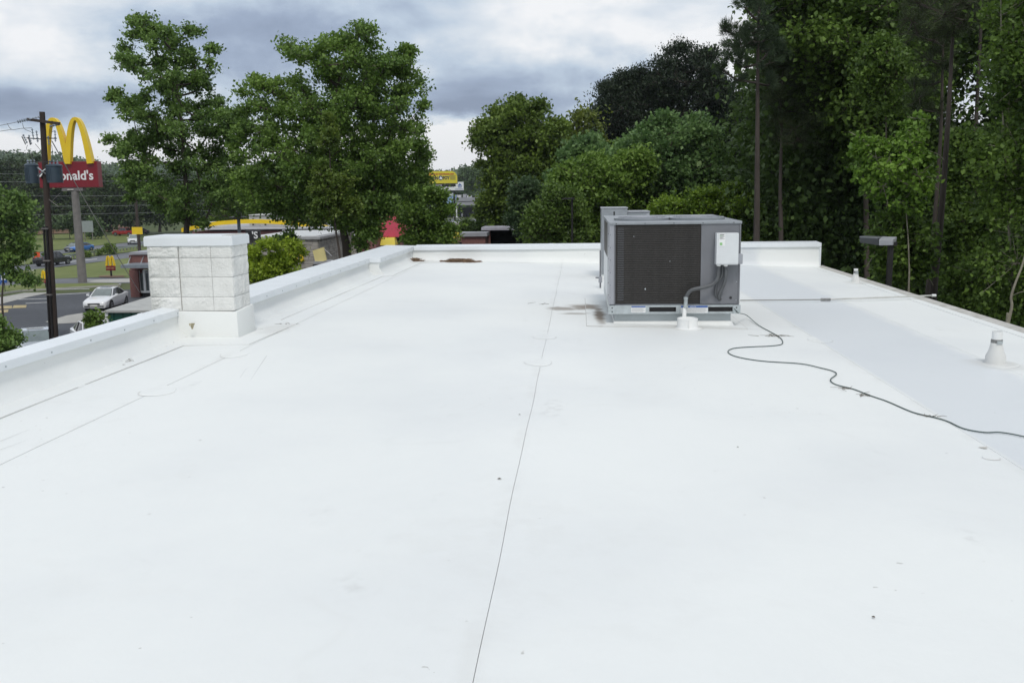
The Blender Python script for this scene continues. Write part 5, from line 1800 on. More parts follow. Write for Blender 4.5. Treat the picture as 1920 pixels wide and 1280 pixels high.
def car(label, p, heading, kind, pm, group=None, name='parked_car'):
    S = dict(
        sedan=dict(L=4.65, W=1.82, H=1.44, st=[(2.32, .66, .34, .58), (2.2, .80, .22, .70), (1.75, .88, .20, .80), (1.0, .90, .20, .93), (.4, .91, .18, .97), (-1.2, .91, .18, .98), (-1.85, .89, .22, .99), (-2.2, .82, .28, .96), (-2.32, .70, .40, .80)],
                   gh=(.95, .25, -.95, -1.75), wx=(1.42, -1.38), wr=.33),
        suv=dict(L=4.7, W=1.9, H=1.75, st=[(2.35, .70, .42, .70), (2.25, .84, .30, .92), (1.7, .92, .28, 1.02), (1.1, .94, .28, 1.08), (-1.9, .94, .28, 1.12), (-2.25, .90, .32, 1.10), (-2.35, .80, .45, 1.0)],
                 gh=(1.1, .5, -1.9, -2.25), wx=(1.42, -1.38), wr=.37),
        pickup=dict(L=5.6, W=1.98, H=1.85, st=[(2.8, .72, .50, .85), (2.7, .90, .38, 1.05), (2.0, .97, .36, 1.14), (1.25, .98, .36, 1.18), (-2.6, .98, .36, 1.18), (-2.75, .96, .42, 1.16), (-2.8, .9, .50, 1.12)],
                    gh=(1.3, .65, -.75, -1.0), wx=(1.8, -1.7), wr=.40))[kind]
    e = empty(name, (p.x, p.y, p.z), label, 'pickup' if kind == 'pickup' else 'car', group, heading)
    vs, fs = [], []
    for (x, w, zb, zt) in S['st']:
        ring = [(w * .88, zb), (w * .98, zb + .10), (w, (zb + zt) / 2), (w * .97, zt - .07), (w * .86, zt), (w * .4, zt + .025), (-w * .4, zt + .025), (-w * .86, zt), (-w * .97, zt - .07), (-w, (zb + zt) / 2), (-w * .98, zb + .10), (-w * .88, zb)]
        vs += [(x, y, z) for y, z in ring]
    n, k = len(S['st']), 12
    for i in range(n - 1):
        for j in range(k):
            j2 = (j + 1) % k
            fs.append((i * k + j, i * k + j2, (i + 1) * k + j2, (i + 1) * k + j))
    fs += [tuple(range(k)), tuple((n - 1) * k + j for j in range(k))[::-1]]
    MB().add(vs, fs).build('body', pm, e, smooth=True)
    a, b, c, d = S['gh']
    W, H = S['W'] / 2, S['H']
    zb = S['st'][4][3]
    za, zd = (S['st'][3][3]), S['st'][4][3]
    wb, wt = W * .90, W * .70
    low = [(a, wb * .93, za - .02), (b - .2, wb, zb - .02), (c, wb, zb - .02), (d, wb * .90, zd - .02)]
    top = [(b, wt * .95, H - .05), (b - .35, wt, H - .02), (c + .25, wt, H - .02), (c - .0, wt * .93, H - .07)]
    F1, F2 = Vector((a + .012, 0, za - .0)), Vector((b + .012, 0, H - .05))
    wl, wh = wb * .93 - .07, wt * .95 - .06
    MB().add([(F1.x, -wl, F1.z + .03), (F1.x, wl, F1.z + .03), (F2.x, wh, F2.z - .0), (F2.x, -wh, F2.z - .0)], [(0, 1, 2, 3)]).build('windscreen', WSCREEN, e)
    ring = []
    for (x, w, z), (x2, w2, z2) in zip(low, top):
        ring += [(x, w, z), (x2, w2, z2), (x2, -w2, z2), (x, -w, z)]
    gf = []
    for i in range(3):
        for j in range(4):
            j2 = (j + 1) % 4
            gf.append((i * 4 + j, i * 4 + j2, (i + 1) * 4 + j2, (i + 1) * 4 + j))
    gf += [(0, 1, 2, 3), (12, 15, 14, 13)]
    MB().add(ring, gf).build('windows', GLASS, e)
    r = MB()
    hh = [(x, w + .01, z) for x, w, z in top]
    hh2 = [(x, w - .03, z + .045) for x, w, z in top]
    rv, rf = [], []
    for (p1, p2) in zip(hh, hh2):
        rv += [(p1[0], p1[1], p1[2]), (p2[0], p2[1], p2[2]), (p2[0], -p2[1], p2[2]), (p1[0], -p1[1], p1[2])]
    for i in range(3):
        for j in range(4):
            j2 = (j + 1) % 4
            rf.append((i * 4 + j, i * 4 + j2, (i + 1) * 4 + j2, (i + 1) * 4 + j))
    rf += [(0, 1, 2, 3), (12, 15, 14, 13)]
    rp = MB().add(rv, rf).build('roof', pm, e, smooth=True)
    if kind == 'sedan':
        MB().box(-.45, .05, -.38, .38, H + .024, H + .030).build('sunroof', GLASS, rp)
    for s_ in (1, -1):
        for (l_, t_) in ((0, 0), (1, 1), (2, 2), (3, 3)):
            x, w, z = low[l_]
            x2, w2, z2 = top[t_]
            if l_ == 1:
                x = x2 = (b + c) / 2 - .1
                z2 = H - .02
            if l_ == 2:
                continue
            MB().tube([(x, s_ * (w + .004), z), (x2, s_ * (w2 + .006), z2)], .035, 5).build('pillar', pm if l_ != 1 else RUBBER, e)
        MB().hexa([(a - .35, s_ * (W + .02), za + .0), (a - .18, s_ * (W + .02), za), (a - .18, s_ * (W + .2), za + .03), (a - .35, s_ * (W + .2), za + .03),
                   (a - .35, s_ * (W + .02), za + .14), (a - .20, s_ * (W + .02), za + .14), (a - .20, s_ * (W + .2), za + .15), (a - .35, s_ * (W + .2), za + .15)]).build('mirror', pm, e, bevel=.02)
        x0 = S['st'][0][0]
        zf = S['st'][1][3]
        MB().hexa([(x0 - .06, s_ * W * .50, zf - .20), (x0 - .30, s_ * W * .955, zf - .18), (x0 - .50, s_ * W * .90, zf - .16), (x0 - .3, s_ * W * .50, zf - .18),
                   (x0 - .10, s_ * W * .50, zf - .07), (x0 - .30, s_ * W * .95, zf - .03), (x0 - .50, s_ * W * .88, zf - .03), (x0 - .3, s_ * W * .50, zf - .05)]).build('headlight', CHROME, e)
        MB().box(-x0 + .0, -x0 + .16, s_ * W * .62 - .13, s_ * W * .62 + .17 * s_, zf + .0, zf + .16).build('tail_light', TAIL, e)
        for wx in S['wx']:
            MB().tube([(wx, s_ * (W - .05), S['wr'] + .02), (wx, s_ * (W * .985), S['wr'] + .02)], S['wr'] + .06, 20).build('wheel_arch', RUBBER, e)
            q = MB().tube([(wx, s_ * (W - .24), S['wr']), (wx, s_ * (W + .005), S['wr'])], S['wr'], 20).build('wheel', TYRE, e, smooth=True)
            MB().tube([(wx, s_ * (W - .02), S['wr']), (wx, s_ * (W + .012), S['wr'])], S['wr'] * .66, 14).build('rim', RIM, q)
            hub = MB()
            for sp in range(5):
                t = sp * 2 * PI / 5
                M4 = Matrix.Translation((wx, s_ * (W + .013), S['wr'])) @ Matrix.Rotation(t, 4, 'Y')
                hub.add([M4 @ Vector(v) for v in ((-.09, 0, .08), (.09, 0, .08), (.05, 0, S['wr'] * .6), (-.05, 0, S['wr'] * .6))], [(0, 1, 2, 3)])
            hub.build('rim_opening', RUBBER, q)
    x0, w0, zb0, zt0 = S['st'][0]
    MB().box(x0 - .12, x0 + .012, -.42, .42, zb0 + .10, zt0 - .01).build('grille', RUBBER, e)
    MB().box(x0 - .10, x0 + .02, -.26, .26, zb0 + .02, zb0 + .13).build('number_plate', PLATE, e)
    MB().box(x0 - .2, x0 + .006, -w0, w0, zb0 - .02, zb0 + .06).build('bumper_lip', RUBBER, e)
    if kind == 'pickup':
        MB().box(-2.6, -1.05, -.82, .82, 1.185, 1.212).build('cargo_bed', RUBBER, e)
    return e


PWHITE, PSILVER = paint('paint_white', (0.74, 0.75, 0.76)), paint('paint_silver', (0.60, 0.64, 0.70), .2)
PBLACK, PBLUE, PRED = paint('paint_black', (0.006, 0.006, 0.008)), paint('paint_blue', (0.02, 0.13, 0.42)), paint('paint_red', (0.30, 0.010, 0.012))
car('white sedan parked facing the roof beside the green container', G(201, 577, .02), R(-84), 'sedan', PWHITE)
p = at(66, 616, 36.0)
t_ = (1.46 - CAMZ) / ray(66, 617)[2]
d_ = ray(66, 617)
car('silver car with only roof and windscreen visible over the left parapet', Vector((d_[0] * t_, d_[1] * t_, .02)), R(-58), 'sedan', PSILVER)
d_ = ray(176, 601)
t_ = (1.5 - CAMZ) / d_[2]
car('white car mostly hidden behind the left parapet and the leafy sapling', Vector((d_[0] * t_, d_[1] * t_, .02)), R(-50), 'sedan', PWHITE)
ra, rb_ = G(40, 502), G(180, 487)
rdir = math.atan2(rb_.y - ra.y, rb_.x - ra.x)
car('black pickup driving right on the near road', G(100, 498, .08), rdir, 'pickup', PBLACK, name='moving_pickup')
ra, rb_ = G(110, 474), G(200, 463)
rd2 = math.atan2(rb_.y - ra.y, rb_.x - ra.x)
car('blue car driving left on the far road beside the sign pole', G(153, 471.5, .08), rd2 + PI - .25, 'sedan', PBLUE, name='moving_car')
car('dark grey car half hidden by the sign pole just ahead of the blue car', G(141, 471.5, .08), rd2 + PI, 'sedan', paint('paint_dark_grey', (.04, .045, .05)), name='moving_car')
car('red pickup parked on the grass beyond the far road', G(234, 442.5, .10), R(175), 'pickup', PRED, name='parked_pickup')
car('white pickup coming towards the roof on the far road', G(252, 458, .08), R(-70), 'pickup', PWHITE, name='moving_pickup')
car('black car parked right of the red pickup', G(262, 440, .10), R(170), 'sedan', PBLACK)


# ================================================================== yellow arches (shared shape)
def arches(name, parent, x0, z0, w, h, y0, depth, thick, m=ARCHY, inner=PINK):
    """two pointed-parabola loops side by side forming the M emblem; w = leg to leg of one loop"""
    mb_ = MB()
    for k in range(2):
        cx_ = x0 + w * (k + .5)
        n = 26
        outer, inn = [], []
        for i in range(n + 1):
            t = -1 + 2 * i / n
            th = math.copysign(abs(t) ** .8, t)
            x = th * w / 2
            z = h * (1 - abs(th) ** 2.25)
            dx = w / 2
            dz = -h * 2.25 * abs(th) ** 1.25 * math.copysign(1, th)
            L_ = math.hypot(dx, dz)
            tk = thick * (.32 + .30 * min(1, abs(th) ** 1.3))
            nx_, nz_ = -dz / L_, dx / L_
            outer.append((cx_ + x + nx_ * tk, z0 + max(0, z + nz_ * tk)))
            inn.append((cx_ + x - nx_ * tk, z0 + max(0, z - nz_ * tk)))
        yo = y0 + k * .002
        vs = [(a, yo, b) for a, b in outer] + [(a, yo, b) for a, b in inn] + [(a, yo + depth, b) for a, b in outer] + [(a, yo + depth, b) for a, b in inn]
        q = n + 1
        fs = []
        for i in range(n):
            fs += [(i, i + 1, q + i + 1, q + i), (2 * q + i, 3 * q + i, 3 * q + i + 1, 2 * q + i + 1), (i, 2 * q + i, 2 * q + i + 1, i + 1), (q + i, q + i + 1, 3 * q + i + 1, 3 * q + i)]
        mb_.add(vs, fs)
    return mb_.build(name, m, parent)


# ================================================================== restaurant pylon sign
sb = G(152, 531)
SY = sb.y
SX = sb.x
sg = empty('restaurant_sign', (SX, SY, 0), 'tall red restaurant sign with big yellow arches on a single steel pole', 'sign')
zt, zbm = at(130, 303, SY).z, at(130, 352, SY).z
xl, xr = at(73, 330, SY).x - SX, at(184, 330, SY).x - SX
pw = .34
MB().tube([(0, .3, 0), (0, .3, zbm - .3)], [.40, .32], 16).build('pole', STEELP, sg, smooth=True)
MB().box(-1.1, .9, .05, .6, zbm - .30, zbm - .01).build('pole_head', mat('sign_head', (.16, .15, .15), .6), sg)
MB().box(xl, xr, 0, .75, zbm, zt).build('sign_box', SIGNRE, sg, bevel=.03)
MB().box(xl + .06, xr - .06, -.02, -.001, zbm + .06, zt - .06).build('sign_face', SIGNR, sg)
for k in (1, 2, 3):
    x = xl + (xr - xl) * (k * .25 + .06)
    MB().box(x - .012, x + .012, -.024, -.0205, zbm + .07, zt - .07).build('face_joint', SIGNRE, sg)
tz = zbm + (zt - zbm) * .30
text('lettering', "McDonald's", 1.16, SIGNW, sg, (xr - .42, -.03, tz), ext=.02, bold=.022, align='RIGHT')
xa0, xa1, xa2 = at(84, 330, SY).x - SX, at(131, 330, SY).x - SX, at(173, 330, SY).x - SX
za = at(120, 308, SY).z
h_a = at(140, 223, SY).z - za
arches('arches', sg, xa1 - (xa2 - xa1), za, (xa2 - xa1), h_a, -.28, .52, .44)
MB().box(-.5, .1, -.1, -.02, zbm - .22, zbm - .12).build('maker_plate', TAN, sg)


def small_sign(px, py, label, hgt=1.0):
    g_ = G(px, py, .03)
    e = empty('direction_sign', g_, label, 'sign', 'small arches direction signs on the lawn')
    MB().box(-.07, .07, -.05, .05, 0, .55).build('post', DARKMET, e)
    MB().hexa([(-.42, -.09, .55), (.42, -.09, .55), (.42, .09, .55), (-.42, .09, .55), (-.40, -.09, .98), (.40, -.09, .98), (.40, .09, .98), (-.40, .09, .98)]).build('sign_box', SIGNR, e, bevel=.02)
    text('lettering', 'DRIVE-THRU', .13, YPANEL, e, (0, -.095, .72), ext=.004)
    arches('arches', e, -.36, .96, .36, .86, -.07, .14, .15)
    e.scale = (hgt, hgt, hgt)
    return e


small_sign(209, 519, 'small red sign with yellow arches on the mulch bed by the lawn', 1.15)
small_sign(87, 541, 'small red sign with yellow arches beside the utility pole', .85)
drape('mulch_bed', [(186, 518.5), (209, 516.5), (232, 518)], [(186, 521), (209, 522), (234, 521)], .09, DIRT, 12, 3)

# ================================================================== utility pole
UPY = 40.0
bp = at(90, 400, UPY)
UPX = bp.x
ztop = at(79, 210, UPY).z
up = empty('utility_pole', (UPX, UPY, 0), 'wooden utility pole with crossarm, two transformers and fuse cutouts', 'utility pole')


def u_(px, py, dy=0.0):
    v = at(px, py, UPY + dy)
    return Vector((v.x - UPX, v.y - UPY, v.z))


_b, _t = u_(103, 640), u_(79, 210)
_b = _t + (_b - _t) * (_t.z / (_t.z - _b.z))
MB().tube([_b, _b.lerp(_t, .35), _t], [.17, .15, .115], 14).build('pole_shaft', WOODP, up, smooth=True)
zc = at(90, 424, UPY).z
for (dx, r_) in ((-.11, .045), (.02, .05)):
    _q = _b.lerp(_t, zc / _t.z)
    MB().tube([_b + Vector((dx, -.19, 0)), _q + Vector((dx, -.19, 0))], r_, 8).build('riser_conduit', DARKMET, up, smooth=True)
for z in (zc - .1, zc - 1.5, zc - 3.0):
    _q = _b.lerp(_t, z / _t.z)
    MB().box(_q.x - .2, _q.x + .1, -.26, -.17, z - .03, z + .03).build('conduit_strap', STEELP, up)
a, b = u_(52, 224, -.2), u_(112, 232, -.2)
cy = -.20
MB().hexa([(a.x, cy - .06, a.z - .06), (b.x, cy - .06, b.z - .06), (b.x, cy + .06, b.z - .06), (a.x, cy + .06, a.z - .06), (a.x, cy - .06, a.z + .06), (b.x, cy - .06, b.z + .06), (b.x, cy + .06, b.z + .06), (a.x, cy + .06, a.z + .06)]).build('crossarm', WOODP, up)
# dead-end insulator strings
def insul(p, q, n=5, r=.06, m=PORC, name='insulator'):
    m_ = MB().tube([p, q], .018, 6)
    for k in range(n):
        c = p.lerp(q, (k + .5) / n)
        d = (q - p).normalized()
        m_.tube([c - d * .015, c + d * .015], r, 10)
    return m_.build(name, m, up)


insul(u_(52, 224, -.2), u_(32, 229, -.5), 5, .07)
insul(u_(75, 219, -.1), u_(54, 224, -.3), 4, .05)
insul(u_(112, 233, -.2), u_(93, 237, .5), 4, .05)
MB().tube([u_(50, 259), u_(77, 261)], .025, 6).build('cutout_arm', DARKMET, up)
MB().tube([u_(88, 259), u_(106, 260)], .025, 6).build('cutout_arm', DARKMET, up)
for (p1, p2) in (((43, 252), (51, 269)), ((54, 253), (59, 271)), ((60, 241), (63, 262)), ((68, 245), (71, 267)), ((90, 255), (92, 272)), ((103, 245), (104, 266))):
    insul(u_(*p1, -.15), u_(*p2, -.15), 4, .045, PORC, 'fuse_cutout')
for (p1, p2) in (((41, 256), (48, 271)), ((53, 257), (57, 272))):
    MB().tube([u_(*p1, -.3), u_(*p2, -.3)], .02, 6).build('fuse_tube', DARKMET, up)
for (x0, x1, y0, y1) in ((48.5, 72, 309, 344), (88, 117, 310, 343)):
    a, b = u_(x0, y1, -.1), u_(x1, y0, -.1)
    cx_ = (a.x + b.x) / 2
    r_ = (b.x - a.x) / 2 * .88
    t_e = MB().lathe([(r_ * .96, a.z), (r_ * .96, b.z - .06), (r_ * 1.03, b.z - .05), (r_ * 1.03, b.z - .01), (r_ * .8, b.z + .05), (.0, b.z + .07)], (cx_, -.1, 0), 22, cap=False).build('transformer', TRANSF, up, smooth=True)
    for k in (-.5, .0, .5):
        MB().lathe([(.035, 0), (.05, .05), (.03, .08), (.045, .12), (.02, .2)], (cx_ + k * r_, -.1, b.z + .03), 10).build('bushing', PORC, t_e)
    for k in range(6):
        t = PI + .35 + k * .25
        MB().tube([(cx_ + r_ * .99 * math.cos(t), -.1 + r_ * .99 * math.sin(t), a.z + .1), (cx_ + r_ * .99 * math.cos(t), -.1 + r_ * .99 * math.sin(t), b.z - .12)], .012, 4).build('cooling_rib', TRANSF, t_e)
a, b = u_(70, 322, -.15), u_(90, 322, -.15)
for dz in (-.12, .12):
    MB().tube([(a.x, -.12, a.z + dz * 1.5), (a.x * .4 + b.x * .6, -.24, a.z), (b.x, -.12, a.z + dz * 1.5)], .035, 6).build('transformer_bracket', GALV, up)
# jumpers
for P in ([(13, 231), (22, 243), (40, 241), (60, 240)], [(42, 231), (46, 242), (58, 247)], [(52, 272), (50, 280), (60, 290), (63, 303)], [(97, 272), (99, 290), (98, 303)], [(62, 302), (75, 306), (88, 303), (100, 303)], [(50, 304), (70, 303), (95, 304), (108, 304)], [(66, 270), (78, 284)], [(96, 248), (103, 245)]):
    MB().tube(smoothpts([u_(x, y, -.3) for x, y in P], 4), .010, 4).build('jumper_wire', WIRED, up)
MB().tube([u_(113, 315, -.5), u_(115, 342, -.5)], .012, 4).build('jumper_wire', WIRED, up)
MB().tube([u_(92, 374, -.2), u_(110, 388, -.2)], .012, 5).build('step_bracket', STEELP, up)
MB().tube([u_(98, 377, -.2), u_(113, 362, -.2)], .012, 5).build('step_bracket', STEELP, up)


def cable(P, r, label, group, m=WIREG, sag=0.0, name='overhead_wire'):
    q = []
    A, B = P
    for i in range(13):
        t = i / 12
        v = A.lerp(B, t)
        v.z -= sag * 4 * t * (1 - t)
        q.append(v)
    o_ = MB().tube(q, r, 5).build(name, m)
    tag(o_, label, 'wire', group)
    return o_


cable((at(32, 229, UPY - .5), at(-260, 236, UPY - 4)), .012, 'thin wire leaving the crossarm insulator towards the left edge', None, WIREG, .3)
cable((at(22, 243, UPY - .3), at(-260, 250, UPY - 4)), .012, 'lower thin wire running left from the jumper loop of the pole', None, WIREG, .2)
cable((at(97, 264, UPY - .2), at(262, 548, 62)), .022, 'pale slanting guy wire from the utility pole down to the right', None, mat('guy_wire', (.55, .52, .48), .5), .15, 'guy_wire')
for i, (y0, y1) in enumerate(((324, 326), (340, 337), (366, 365), (386, 383), (403, 396))):
    cable((at(-120, y0, 190), at(420, y1 - 2, 208)), .026, ['topmost', 'second', 'third', 'fourth', 'lowest'][i] + ' of the long wires crossing in front of the far left trees', 'long wires in front of the far trees', WIREG, .35)
rp_ = G(262, 474)
e = empty('roadside_pole', rp_, 'dark wooden pole with yellow tag by the far road, left of the white pillar', 'pole')
MB().tube([(0, 0, 0), (0, 0, 14.5)], [.28, .2], 10).build('pole_shaft', WOODP, e, smooth=True)
MB().box(-.9, .9, -.35, -.25, 3.1, 4.3).build('yellow_panel', ARCHY, e)

# ---- signs along the road
g_ = G(166, 452)
e = empty('sign_board', g_, 'blank grey back of a large road sign on two posts', 'sign')
s_ = .115
MB().box(-11 * s_, 11 * s_, 0, .06, 1.9, 4.3).build('panel', mat('sign_back', (.30, .33, .33), .5, .3), e)
for x in (-7, 8):
    MB().box(x * s_ - .07, x * s_ + .07, .07, .2, 0, 4.2).build('post', STEELP, e)
g_ = G(48, 507)
e = empty('route_sign', g_, 'small white route marker on a thin post by the near road', 'sign')
MB().tube([(0, 0, 0), (0, 0, 2.6)], .03, 6).build('post', GALV, e)
MB().lathe([(.0, 0), (.34, 0), (.34, .03), (.0, .03)], n=16, cap=False).build('plate', LABELW, e, loc=(0, -.04, 2.55), rot=(PI / 2, 0, 0))
MB().box(-.12, .12, -.085, -.072, 2.45, 2.65).build('marking', INK, e)
for i, (px, py, d) in enumerate(((10, 549, 'blue and white small sign on a post at the left edge, right one'), (-1, 552, 'blue small sign at the very left edge of the photo'))):
    g_ = G(px, py)
    e = empty('yard_sign', g_, d, 'sign', 'small blue signs at the left edge')
    MB().tube([(0, 0, 0), (0, 0, 1.7)], .03, 6).build('post', DARKMET, e)
    MB().box(-.28, .28, -.06, -.031, .85, 2.0).build('panel', LABELB, e)
    MB().box(-.2, .2, -.066, -.061, 1.1, 1.6).build('white_field', LABELW, e)
    MB().box(-.2, .2, -.06, -.031, 2.03, 2.16).build('topper', mat('orange', (.65, .16, .02), .5), e)
for (px, py, w, d) in ((3, 505, .8, 'orange-red work sign at the left edge'), (71, 490, .45, 'small orange sign just left of the black pickup')):
    g_ = G(px, py)
    e = empty('work_sign', g_, d, 'sign')
    MB().box(-.03, .03, 0, .05, 0, .9).build('post', GALV, e)
    MB().box(-w, w, -.05, -.01, .55, 1.4).build('panel', mat('orange_red', (.70, .09, .03), .5), e)
# guardrail in the median
ga, gb = G(122, 488), G(285, 463)
gr = empty('guardrail', ga, 'grey steel guardrail running through the grass median', 'guardrail')
gd = (gb - ga)
nr = 24
prv = None
zr_ = []
for i in range(nr + 1):
    t = i / nr
    q = ga + gd * t
    q.z = gz(q.x, q.y)
    MB().box(-.07, .07, -.07, .07, 0, .75).build('post', STEELP, gr, loc=q - ga)
    zr_.append(q - ga)
d_ = gd.normalized()
nrm = Vector((d_.y, -d_.x, 0)) * .1
for i in range(nr):
    a, b = zr_[i] + nrm, zr_[i + 1] + nrm
    MB().hexa([a + Vector((0, 0, .5)), b + Vector((0, 0, .5)), b + nrm * .3 + Vector((0, 0, .5)), a + nrm * .3 + Vector((0, 0, .5)), a + Vector((0, 0, .82)), b + Vector((0, 0, .82)), b + nrm * .3 + Vector((0, 0, .82)), a + nrm * .3 + Vector((0, 0, .82))]).build('rail', GALV, gr)

# ---- green container near the pillar
YD = 43.0
a, b = at(203, 581, YD), at(300, 571, YD)
e = empty('green_container', (a.x, YD, 0), 'dark green container with flat pale grey lid behind the left parapet', 'container')
w, hh = b.x - a.x, a.z
GRN = mat('green_paint', (0.010, 0.075, 0.052), .4, .1, .15, 3)
MB().box(0, w, 0, 5.0, .1, hh - .12).build('body', GRN, e, bevel=.02)
MB().hexa([(-.12, -.15, hh - .12), (w + .1, -.15, hh - .12), (w + .1, 5.2, hh + .0), (-.12, 5.2, hh), (-.12, -.15, hh), (w + .1, -.15, hh), (w + .1, 5.2, hh + .14), (-.12, 5.2, hh + .14)]).build('lid', mat('pale_lid', (.42, .42, .40), .7, 0, .12, 2), e, bevel=.02)
MB().box(-.13, -.01, -.06, .06, 0, hh - .13).build('corner_post', LABELW, e)
for k in range(6):
    MB().box(w * (k + .5) / 6 - .04, w * (k + .5) / 6 + .04, -.05, -.001, .12, hh - .14).build('rib', GRN, e)


# ================================================================== restaurant building
RY = 62.0
rs = empty('restaurant_building', (-20, RY, 0), 'low plum-brown fast food restaurant with stone corner and yellow roof stripe behind the maples', 'building')


def r_(px, py, dy=0.0):
    v = at(px, py, RY + dy)
    return Vector((v.x + 20, v.y - RY, v.z))


def rbox(name, px0, px1, py0, py1, dy, dep, m, zb=None, parent=None, bevel=0.0, eps=0.0):
    a, b = r_(px0, py1, dy), r_(px1, py0, dy)
    z0 = a.z if zb is None else zb
    return MB().box(a.x, b.x, dy, dy + dep, z0, b.z).build(name, m, parent or rs, bevel=bevel)


rbox('wall', 365, 622, 432, 500, 0, 14, PLUM, 0)
rbox('roof', 362, 624, 427.5, 431.8, -.25, 14.4, GREYT)
rbox('rooftop_screen', 468, 526, 404, 426, 6, 5, mat('screen_grey', (.42, .42, .40), .6, 0, .1), None)
rbox('rooftop_screen_top', 466, 528, 402, 404, 5.9, 5.2, ROOFW)
rbox('roof_membrane', 375, 600, 415, 427, 9, 3, mat('pale_membrane', (.68, .68, .67), .6))
for (x, y) in ((474, 411), (486, 413), (474, 421), (487, 424), (497, 421)):
    rbox('vent_cap', x - 1, x + 1.5, y - 1.2, y + 1.2, 5.85, .1, RUBBER)
rbox('rooftop_unit', 577, 586, 410, 427, 4, 2, BOXP)
rbox('rooftop_hood', 564, 576, 413, 420, 3.9, 2, mat('dark_hood', (.09, .085, .085), .6))
rbox('rooftop_hood', 587, 600, 411, 426, 4.2, 2, mat('dark_hood', (.09, .085, .085), .6))
# curved yellow roof stripe
P = [(340, 432), (365, 427), (400, 420), (440, 416.5), (480, 415.5), (520, 417), (560, 420.5), (600, 425), (640, 432)]
pp_ = smoothpts([r_(x, y, 3.2) for x, y in P], 4)
st = MB()
for i in range(len(pp_) - 1):
    p, q = pp_[i], pp_[i + 1]
    st.hexa([p + Vector((0, 0, -.13)), q + Vector((0, 0, -.13)), q + Vector((0, .35, -.13)), p + Vector((0, .35, -.13)), p + Vector((0, 0, .15)), q + Vector((0, 0, .15)), q + Vector((0, .35, .15)), p + Vector((0, .35, .15))])
st.build('roof_stripe', ARCHY, rs)
for x in (395, 532, 610):
    p = r_(x, 424, 3.3)
    MB().box(p.x - .06, p.x + .06, 3.3, 3.42, 5.6, p.z).build('stripe_post', GREYT, rs)
rbox('wall_pier', 530, 533.5, 427.8, 446, -.30, .25, GREYT)
SD = -9.0
# black letter sign
a, b = r_(461, 451, SD - .5), r_(486.5, 432.5, SD - .5)
sg2 = MB().box(a.x, b.x, SD - .5, SD - .3, a.z, b.z).build('letter_sign', RUBBER, rs, bevel=.02)
text('lettering', "'S", (b.z - a.z) * .98, SIGNW, sg2, (b.x - .1, SD - .51, a.z + .12), ext=.02, bold=.012, align='RIGHT')
# stone veneer lower volume
a, b = r_(466, 500, SD), r_(596, 449, SD)
ztp = b.z
MB().box(a.x, b.x, SD, -.26, 0, ztp).build('stone_core', STONED, rs)
rs_ = random.Random(8)
sto = MB()
z = max(0, ztp - 2.8)
while z < ztp - .03:
    hz_ = rs_.choice((.10, .13, .16, .2))
    x = a.x
    while x < b.x - .02:
        wz = rs_.uniform(.25, .8)
        x2 = min(b.x, x + wz)
        z2 = min(ztp - .01, z + hz_)
        o_ = rs_.uniform(.015, .055)
        sto.box(x + .008, x2 - .008, SD - o_, SD, z + .008, z2 - .008)
        x = x2
    y = SD
    while y < -.4:
        y2 = min(-.3, y + rs_.uniform(.25, .8))
        o_ = rs_.uniform(.015, .055)
        sto.box(b.x, b.x + o_, y + .008, y2 - .008, z + .008, min(ztp - .01, z + hz_) - .008)
        y = y2
    z += hz_
so = sto.build('ledge_stones', STONE, rs)
so['kind'] = 'stuff'
MB().box(a.x - .1, b.x + .15, SD - .15, -.27, ztp, ztp + .16).build('stone_cornice', mat('cornice', (.36, .36, .36), .6), rs, bevel=.02)
MB().box(a.x + .1, b.x - .1, SD + .1, -.35, ztp + .165, ztp + .2).build('lower_roof', ROOFW, rs)
pa_ = r_(568, 490, SD - .12)
pb_ = r_(553, 462, SD - .12)
arches('wall_arches', rs, pb_.x - (pa_.x - pb_.x) * .92, pa_.z, (pa_.x - pb_.x) * .92, pb_.z - pa_.z, SD - .16, .10, .16)
# slanting faded yellow panel + ledge (drive-through menu board awning)
q = [r_(586, 470, SD - 1.2), r_(606, 463.5, SD - 1.2), r_(611.5, 488, SD - 1.2), r_(592, 494, SD - 1.2)]
bk = Vector((.02, .14, 0))
MB().hexa([q[3], q[2], q[2] + bk, q[3] + bk, q[0], q[1], q[1] + bk, q[0] + bk]).build('yellow_awning_panel', YPANEL, rs)
rbox('awning_ledge', 588, 617, 490, 495, SD - 1.4, 1.2, GREYT)
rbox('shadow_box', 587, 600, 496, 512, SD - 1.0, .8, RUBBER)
p, q = r_(606, 465, SD - 1.0), r_(622, 480, SD - 1.0)
MB().tube([p, q], .03, 5).build('awning_rod', GREYT, rs)
# right-hand plum wing with stone pier
rbox('wing_wall', 622.5, 705, 448, 500, -1.0, 10, PLUM, 0)
rbox('wing_coping', 622, 706, 444, 447.6, -1.1, 10.2, GREYT)
rbox('stone_pier', 657, 670, 462, 500, -2.0, .98, STONE, 0)
rbox('window', 630, 650, 470, 500, -1.05, .04, GLASS, 0)
